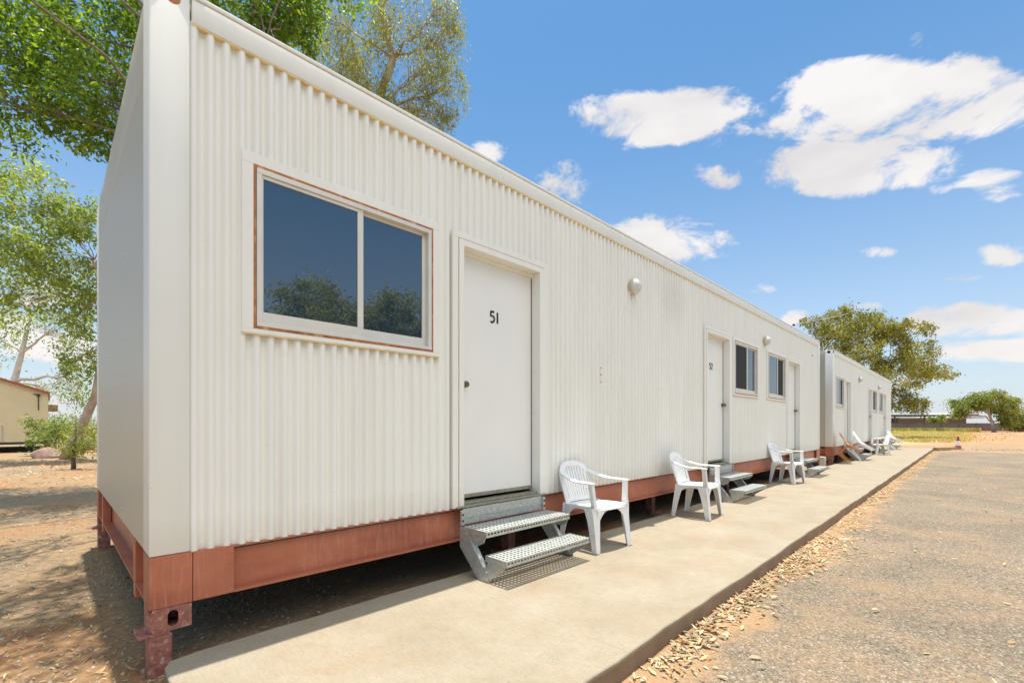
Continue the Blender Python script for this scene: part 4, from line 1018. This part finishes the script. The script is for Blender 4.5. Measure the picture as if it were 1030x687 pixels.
# C: leaning gum at the left
b0 = G(67, 17.6)
b0.z = GZ
tp = [b0, at(74, 447, 17.5), at(84, 425, 17.4), at(96, 398, 17.3), at(105, 350, 17.2), at(104, 300, 17), at(95, 262, 17)]
bl = [(at(75, 265, 16.5), (1.5, 1.4, .9), 1612, 5), (at(30, 255, 16), (1.6, 1.6, .8), 1488, 6), (at(75, 215, 16.5), (1.1, 1.1, .9), 1364, 6), (at(25, 200, 16), (1.5, 1.5, 1.1), 1860, 6), (at(-10, 240, 16), (1.6, 1.5, 1.4), 1612, 6), (at(85, 310, 17), (1.0, 1.0, .9), 1116, 5), (at(55, 300, 17), (1.5, 1.2, .8), 930, 5),
      (at(80, 360, 17), (.8, .8, .8), 682, 4), (at(110, 220, 17.5), (1.2, 1.2, 1.2), 992, 6), (at(15, 165, 16), (1.4, 1.4, .5), 992, 6), (at(15, 310, 17), (1.2, 1.2, .8), 558, 5)]
tree('gum_tree', 'gum tree with a thick leaning pale trunk beside the corner of the nearest cabin', 'gum trees', b0, tp, .19, bl, .17, .07, .5, M['leaf_pale'], M['bark'], 8, ncl=30, spread=.13, limbr=.45)
# D: white-limbed gum behind the cream cabin
b0 = G(14, 34)
tp = [b0, b0+Vector((0, 0, 2.5)), at(14, 385, 34), at(22, 355, 34), at(30, 320, 34)]
bl = [(at(60, 330, 34), (2.2, 2, 1.8), 950, 3), (at(20, 290, 34), (3, 3, 2), 1200, 4), (at(-20, 330, 34), (3, 3, 2.4), 1200, 3), (at(78, 385, 33), (1.6, 1.5, 1.8), 750, 2), (at(70, 290, 34), (2.0, 2, 1.6), 650, 4), (at(40, 250, 34), (3, 3, 2.5), 1000, 4), (at(45, 392, 36), (2.6, 1.5, 1.0), 450, 2)]
tree('gum_tree', 'pale-limbed gum tree rising behind the roof of the cream cabin', 'gum trees', b0, tp, .30, bl, .22, .09, .5, M['leaf_pale'], M['whitebark'], 9, ncl=24, spread=.2)
# sapling and shrubs at the left
b0 = G(74, 14.6)
b0 = at(74, 427, 13.6); b0.z = GZ
tree('sapling', 'small spindly sapling growing in front of the leaning gum trunk', None, b0, [b0, b0+Vector((0, 0, .5)), b0+Vector((.05, 0, 1.1)), b0+Vector((.05, .05, 1.6))], .05,
     [(b0+Vector((.0, .0, .65)), (.36, .36, .35), 380, 1), (b0+Vector((.2, -.1, 1.0)), (.3, .3, .35), 200, 2), (b0+Vector((.3, -.4, .6)), (.35, .35, .3), 260, 1)], .13, .03, .3, M['leaf_bush'], M['bark_dark'], 21, cat='sapling', ncl=14)
for i, (px, Z, w, h, n, lab) in enumerate(((46, 19.5, .75, 1.9, 800, 'yellow-green shrub in front of the cream cabin corner'), (80, 24, 1.8, 2.0, 900, 'wide green shrub behind the leaning gum trunk'), (95, 30, 3.2, 2.2, 2200, 'low green shrub half hidden by the cabin end wall'))):
    b0 = G(px, Z); 
    tree('shrub', lab, None, b0, [b0, b0+Vector((0, 0, h*.3)), b0+Vector((.1, 0, h*.5))], .06, [(b0+Vector((-w*.4, w*.4, h*.62)), (w*.55, w*.55, h*.3), n//2, 1), (b0+Vector((w*.4, -w*.4, h*.58)), (w*.6, w*.6, h*.32), n//2, 1), (b0+Vector((0, 0, h*.3)), (w*.7, w*.7, h*.28), n//2, 0)], .16, .055, .4, M['leaf_pale'], M['bark_dark'], 30+i, cat='shrub', ncl=18)

# E: big gum behind the farther cabin
Ze = 44; b0 = G(886, Ze)
tp = [b0, b0+Vector((0, 0, 3)), at(888, 395, Ze), at(890, 370, Ze), at(880, 345, Ze)]
E_ = [(850, 322, 22, 16, 3600), (880, 330, 24, 18, 3800), (905, 335, 20, 15, 2800), (922, 352, 17, 17, 2400), (865, 350, 26, 18, 3600), (832, 335, 16, 14, 1800), (900, 362, 24, 14, 2800), (932, 372, 20, 9, 1400), (948, 376, 13, 5, 500), (905, 400, 15, 12, 1600), (922, 405, 12, 8, 900), (822, 326, 12, 8, 600), (812, 322, 8, 5, 250), (932, 330, 7, 8, 350), (880, 380, 22, 12, 1600), (918, 385, 10, 6, 500)]
bl = [(at(px, py, Ze + rnd.uniform(-2.5, 2.5)), (w/F*Ze*.95, w/F*Ze*.95, h/F*Ze), n, 3 if py < 365 else 2) for px, py, w, h, n in E_]
tree('gum_tree', 'large round-headed gum tree behind the farther white cabin', 'gum trees', b0, tp, .26, bl, .24, .11, .5, M['leaf_olive'], M['whitebark'], 14, ncl=30, spread=.15, limbr=.5)
# F: tree in front of the far fence
Zg = 80; b0 = G(1000, Zg)
tp = [b0, at(998, 425, Zg), at(995, 417, Zg), at(990, 408, Zg)]
E_ = [(975, 404, 15, 9, 2600), (995, 400, 16, 9, 2600), (1010, 408, 12, 11, 2400), (967, 413, 9, 8, 1300), (983, 408, 9, 5, 500), (1014, 421, 7, 10, 1000), (988, 397, 12, 6, 900), (962, 406, 5, 5, 250), (1022, 402, 4, 4, 200)]
bl = [(at(px, py, Zg + rnd.uniform(-2, 2)), (w/F*Zg*.95, w/F*Zg*.95, h/F*Zg*.8), n, 2 if py < 410 else 1) for px, py, w, h, n in E_]
tree('broad_tree', 'broad green tree with white limbs standing before the far fence', None, b0, tp, .27, bl, .34, .16, .8, M['leaf_bush'], M['whitebark'], 15, ncl=24, spread=.19, limbr=.9)
for i, (px, Z, w, h, n, lab) in enumerate(((1032, 84, 4.0, 4.6, 3000, 'dense green bush at the right edge before the far fence'), (943, 98, 1.5, 3.6, 1500, 'rounded bright green bush behind the far fence'))):
    b0 = G(px, Z)
    tree('shrub', lab, None, b0, [b0, b0+Vector((0, 0, h*.3)), b0+Vector((.1, 0, h*.5))], .12, [(b0+Vector((-w*.4, w*.4, h*.6)), (w*.55, w*.55, h*.3), n//2, 1), (b0+Vector((w*.4, -w*.4, h*.62)), (w*.6, w*.6, h*.32), n//2, 1), (b0+Vector((0, 0, h*.3)), (w*.8, w*.8, h*.28), n//2, 0)], .38, .18, .4, M['leaf_bush'], M['bark_dark'], 50+i, cat='shrub', ncl=18)
# trees across the yard, behind the photographer (they show in the window glass)
for i, (x, y, h, w, lab) in enumerate(((10.6, -20.5, 10.2, 3.7, 'leafy tree mirrored in the left pane of the nearest window'), (15.2, -19.5, 10.2, 3.0, 'leafy tree mirrored in the right pane of the nearest window'), (4.5, -24, 7.6, 3.6, 'shorter tree across the yard behind the photographer'))):
    b0 = Vector((x, y, GZ))
    bl = [(b0+Vector((dx*w, dy*w, h*f)), (w*s, w*s, h*.15), int(4200*s/.5), 2) for dx, dy, f, s in ((0, 0, .82, .5), (.5, .1, .66, .5), (-.5, -.1, .64, .5), (.1, .5, .60, .5), (-.1, -.5, .62, .5), (.7, -.4, .46, .4), (-.75, .3, .45, .4), (.0, 0, .5, .5))]
    tree('yard_tree', lab, 'trees across the yard', b0, [b0, b0+Vector((0, 0, h*.2)), b0+Vector((.2, 0, h*.4)), b0+Vector((.1, 0, h*.6))], .26, bl, .22, .09, .4, M['leaf_gum'], M['bark'], 70+i, ncl=18, spread=.22)

# ------------------------------------------------------------------ ground cover
rs = np.random.RandomState(3)
def flat_leaves(pts, L, W, rs, z0=GZ+.006, lift=.018, tiltmax=.55):
    n = len(pts); th = rs.uniform(0, 2*np.pi, n); tl = rs.normal(size=n)*tiltmax*.5; tw = rs.normal(size=n)*tiltmax*.6
    a = np.stack([np.cos(th)*np.cos(tl), np.sin(th)*np.cos(tl), np.abs(np.sin(tl))], 1); up = np.tile([0, 0, 1.], (n, 1)) + rs.normal(size=(n, 3))*tiltmax*.6
    b = np.cross(up, a); b /= np.linalg.norm(b, axis=1)[:, None]; c = np.cross(a, b)
    l = (L*rs.uniform(.5, 1.4, n))[:, None]; w = (W*rs.uniform(.6, 1.4, n))[:, None]
    p = np.concatenate([pts, (z0 + rs.uniform(0, 1, n)**2*lift)[:, None]], 1)
    cu = rs.uniform(.05, .35, n)[:, None]*w
    q = np.stack([p, p + a*l*.3 + b*w*.42 + c*cu, p + a*l*.65 + b*w*.38 + c*cu, p + a*l, p + a*l*.65 - b*w*.38 + c*cu, p + a*l*.3 - b*w*.42 + c*cu], 1)
    q[:, :, 2] = np.maximum(q[:, :, 2], z0); return q
def clump(x): return .5 + .5*np.sin(x*1.9+1) * np.sin(x*.77+.4) + .25*np.sin(x*5.3)
P = []
n = 10500; X = 1.3 + 29*rs.uniform(0, 1, n)**1.7; keep = rs.uniform(0, 1, n) < np.clip(clump(X)*.75+.12, .05, 1)*np.where(X < 7.5, 1, .8); X = X[keep]
wd = .07 + .15*np.clip(clump(X+.3), 0, 1) + .34*np.exp(-((X-6.8)/1.1)**2)
Y = 1.245 - np.abs(rs.normal(size=len(X))+.25)*wd*.60; P.append(np.stack([X, Y], 1))
litter_edge = flat_leaves(np.concatenate(P), .056, .019, rs, lift=.016, tiltmax=.34)
n = 520; X = 1.0 + 20*rs.uniform(0, 1, n)**1.4; Y = 1.1 - 7*rs.uniform(0, 1, n)**1.3; l2 = flat_leaves(np.stack([X, Y], 1), .06, .02, rs)
tag(build_quads('leaf_litter', np.concatenate([litter_edge, l2]), M['litter'], None, (0, 0, GZ), 6), 'dry fallen leaves drifted along the walkway edge', 'leaf litter', kind='stuff')
# litter and stems on the earth at the left and under the cabin
n = 15000; X = rs.uniform(-3.5, 2.2, n); Y = 2.6 + 12*rs.uniform(0, 1, n)**1.5; k = (rs.uniform(0, 1, n) < .35 + .65*(np.sin(X*2.1+Y)*np.sin(Y*1.3-X) > -.1)); l3 = flat_leaves(np.stack([X, Y], 1)[k], .042, .009, rs, tiltmax=.3)
n = 2600; X = rs.uniform(-8, 4, n); Y = 12 + 14*rs.uniform(0, 1, n); l4 = flat_leaves(np.stack([X, Y], 1), .12, .035, rs)
tag(build_quads('ground_litter', np.concatenate([l3, l4]), M['litter'], None, (0, 0, GZ), 6), 'dry leaves and bark scattered on the red earth', 'leaf litter', kind='stuff')
# loose stones: small tetra-like chips
def chips(pts, s, rs):
    n = len(pts); sz = (s*rs.uniform(.4, 1.5, n))[:, None, None]
    base = np.array([[-1, -.8, 0], [1, -.6, 0], [.7, .9, 0], [-.8, .8, 0], [-.5, -.4, .8], [.5, -.3, .9], [.4, .5, .8], [-.4, .4, .7]])
    v = base[None]*(1 + rs.normal(size=(n, 8, 3))*.22)*sz; th = rs.uniform(0, 6.28, n); c, s_ = np.cos(th), np.sin(th)
    x = v[:, :, 0]*c[:, None] - v[:, :, 1]*s_[:, None]; y = v[:, :, 0]*s_[:, None] + v[:, :, 1]*c[:, None]
    v = np.stack([x + pts[:, 0:1], y + pts[:, 1:2], v[:, :, 2] + GZ + .002], 2); return v
def build_chips(name, v, mtl):
    n = len(v); F_ = np.array([[4, 5, 6, 7], [0, 1, 5, 4], [1, 2, 6, 5], [2, 3, 7, 6], [3, 0, 4, 7]]); me = bpy.data.meshes.new(name)
    me.vertices.add(n*8); me.vertices.foreach_set('co', (v-np.array((0, 0, GZ))).astype(np.float32).ravel())
    idx = (np.arange(n)[:, None, None]*8 + F_[None]).astype(np.int32).ravel(); me.loops.add(len(idx)); me.loops.foreach_set('vertex_index', idx)
    me.polygons.add(n*5); me.polygons.foreach_set('loop_start', np.arange(0, n*20, 4, dtype=np.int32)); me.update(calc_edges=True); me.validate(); me.materials.append(mtl)
    o = bpy.data.objects.new(name, me); C.objects.link(o); o.location = (0, 0, GZ); return o
n = 30000; t = rs.uniform(0, 1, n)**1.6; X = 1.2 + 12*t; Y = 1.2 - (rs.uniform(0, 1, n)**1.2)*9
v1 = chips(np.stack([X, Y], 1), .0055, rs)
n = 1500; X = 1.5+18*rs.uniform(0, 1, n)**1.3; Y = 1.2-9*rs.uniform(0, 1, n); v2 = chips(np.stack([X, Y], 1), .011, rs)
n = 5000; X = rs.uniform(-2.5, 1.6, n); Y = 2.6 + 8*rs.uniform(0, 1, n)**1.4; v3 = chips(np.stack([X, Y], 1), .009, rs)
# stony verge beyond the yard
n = 1200; t = rs.uniform(0, 1, n); X = 31.5 + 9*t; Y = 3.2 - 10*t + rs.normal(size=n)*.5; Y -= rs.uniform(0, 1, n)**2*2; v4 = chips(np.stack([X, Y], 1), .026, rs)
tag(build_chips('loose_stones', np.concatenate([v1, v2, v3, v4]), M['stone']), 'small loose stones over the gravel yard and dirt', 'stones', kind='stuff')
# dry grass field
n = 42000; fwd = 34 + 57*rs.uniform(0, 1, n)**.9; lat = fwd*(.78 + .40*rs.uniform(0, 1, n)); k = (lat < fwd*.97 + rs.normal(size=n)*1.2) | (rs.uniform(0, 1, n) < .015); fwd, lat = fwd[k], lat[k]; n = len(fwd)
X = fwd*SS + lat*CC; Y = fwd*CC - lat*SS
h = rs.uniform(.05, .22, n); th = rs.uniform(0, 6.28, n); w = .05
dx, dy = np.cos(th)*w, np.sin(th)*w; lx, ly = rs.normal(size=n)*.08, rs.normal(size=n)*.08
z = np.full(n, GZ)
q = np.stack([np.stack([X-dx, Y-dy, z], 1), np.stack([X+dx, Y+dy, z], 1), np.stack([X+dx*.3+lx, Y+dy*.3+ly, z+h], 1), np.stack([X-dx*.3+lx, Y-dy*.3+ly, z+h], 1)], 1)
tag(build_quads('dry_grass', q, M['straw'], None, (0, 0, GZ)), 'straw-coloured dry grass before the far fence', 'grass', kind='stuff')
n = 5200; fwd = 84 + 7*rs.uniform(0, 1, n); lat = fwd*(.78 + .24*rs.uniform(0, 1, n)**1.6); k = np.sin(lat*.9)+np.sin(lat*2.3) > -.3; fwd, lat = fwd[k], lat[k]; n = len(fwd)
X = fwd*SS + lat*CC; Y = fwd*CC - lat*SS; h = rs.uniform(.2, .75, n); th = rs.uniform(0, 6.28, n); dx, dy = np.cos(th)*.09, np.sin(th)*.09; z = np.full(n, GZ); lx = rs.normal(size=n)*.15
q = np.stack([np.stack([X-dx, Y-dy, z], 1), np.stack([X+dx, Y+dy, z], 1), np.stack([X+dx+lx, Y+dy, z+h], 1), np.stack([X-dx+lx, Y-dy, z+h], 1)], 1)
tag(build_quads('green_weeds', q, M['weed'], None, (0, 0, GZ)), 'green weeds along the foot of the far fence', 'weeds', kind='stuff')
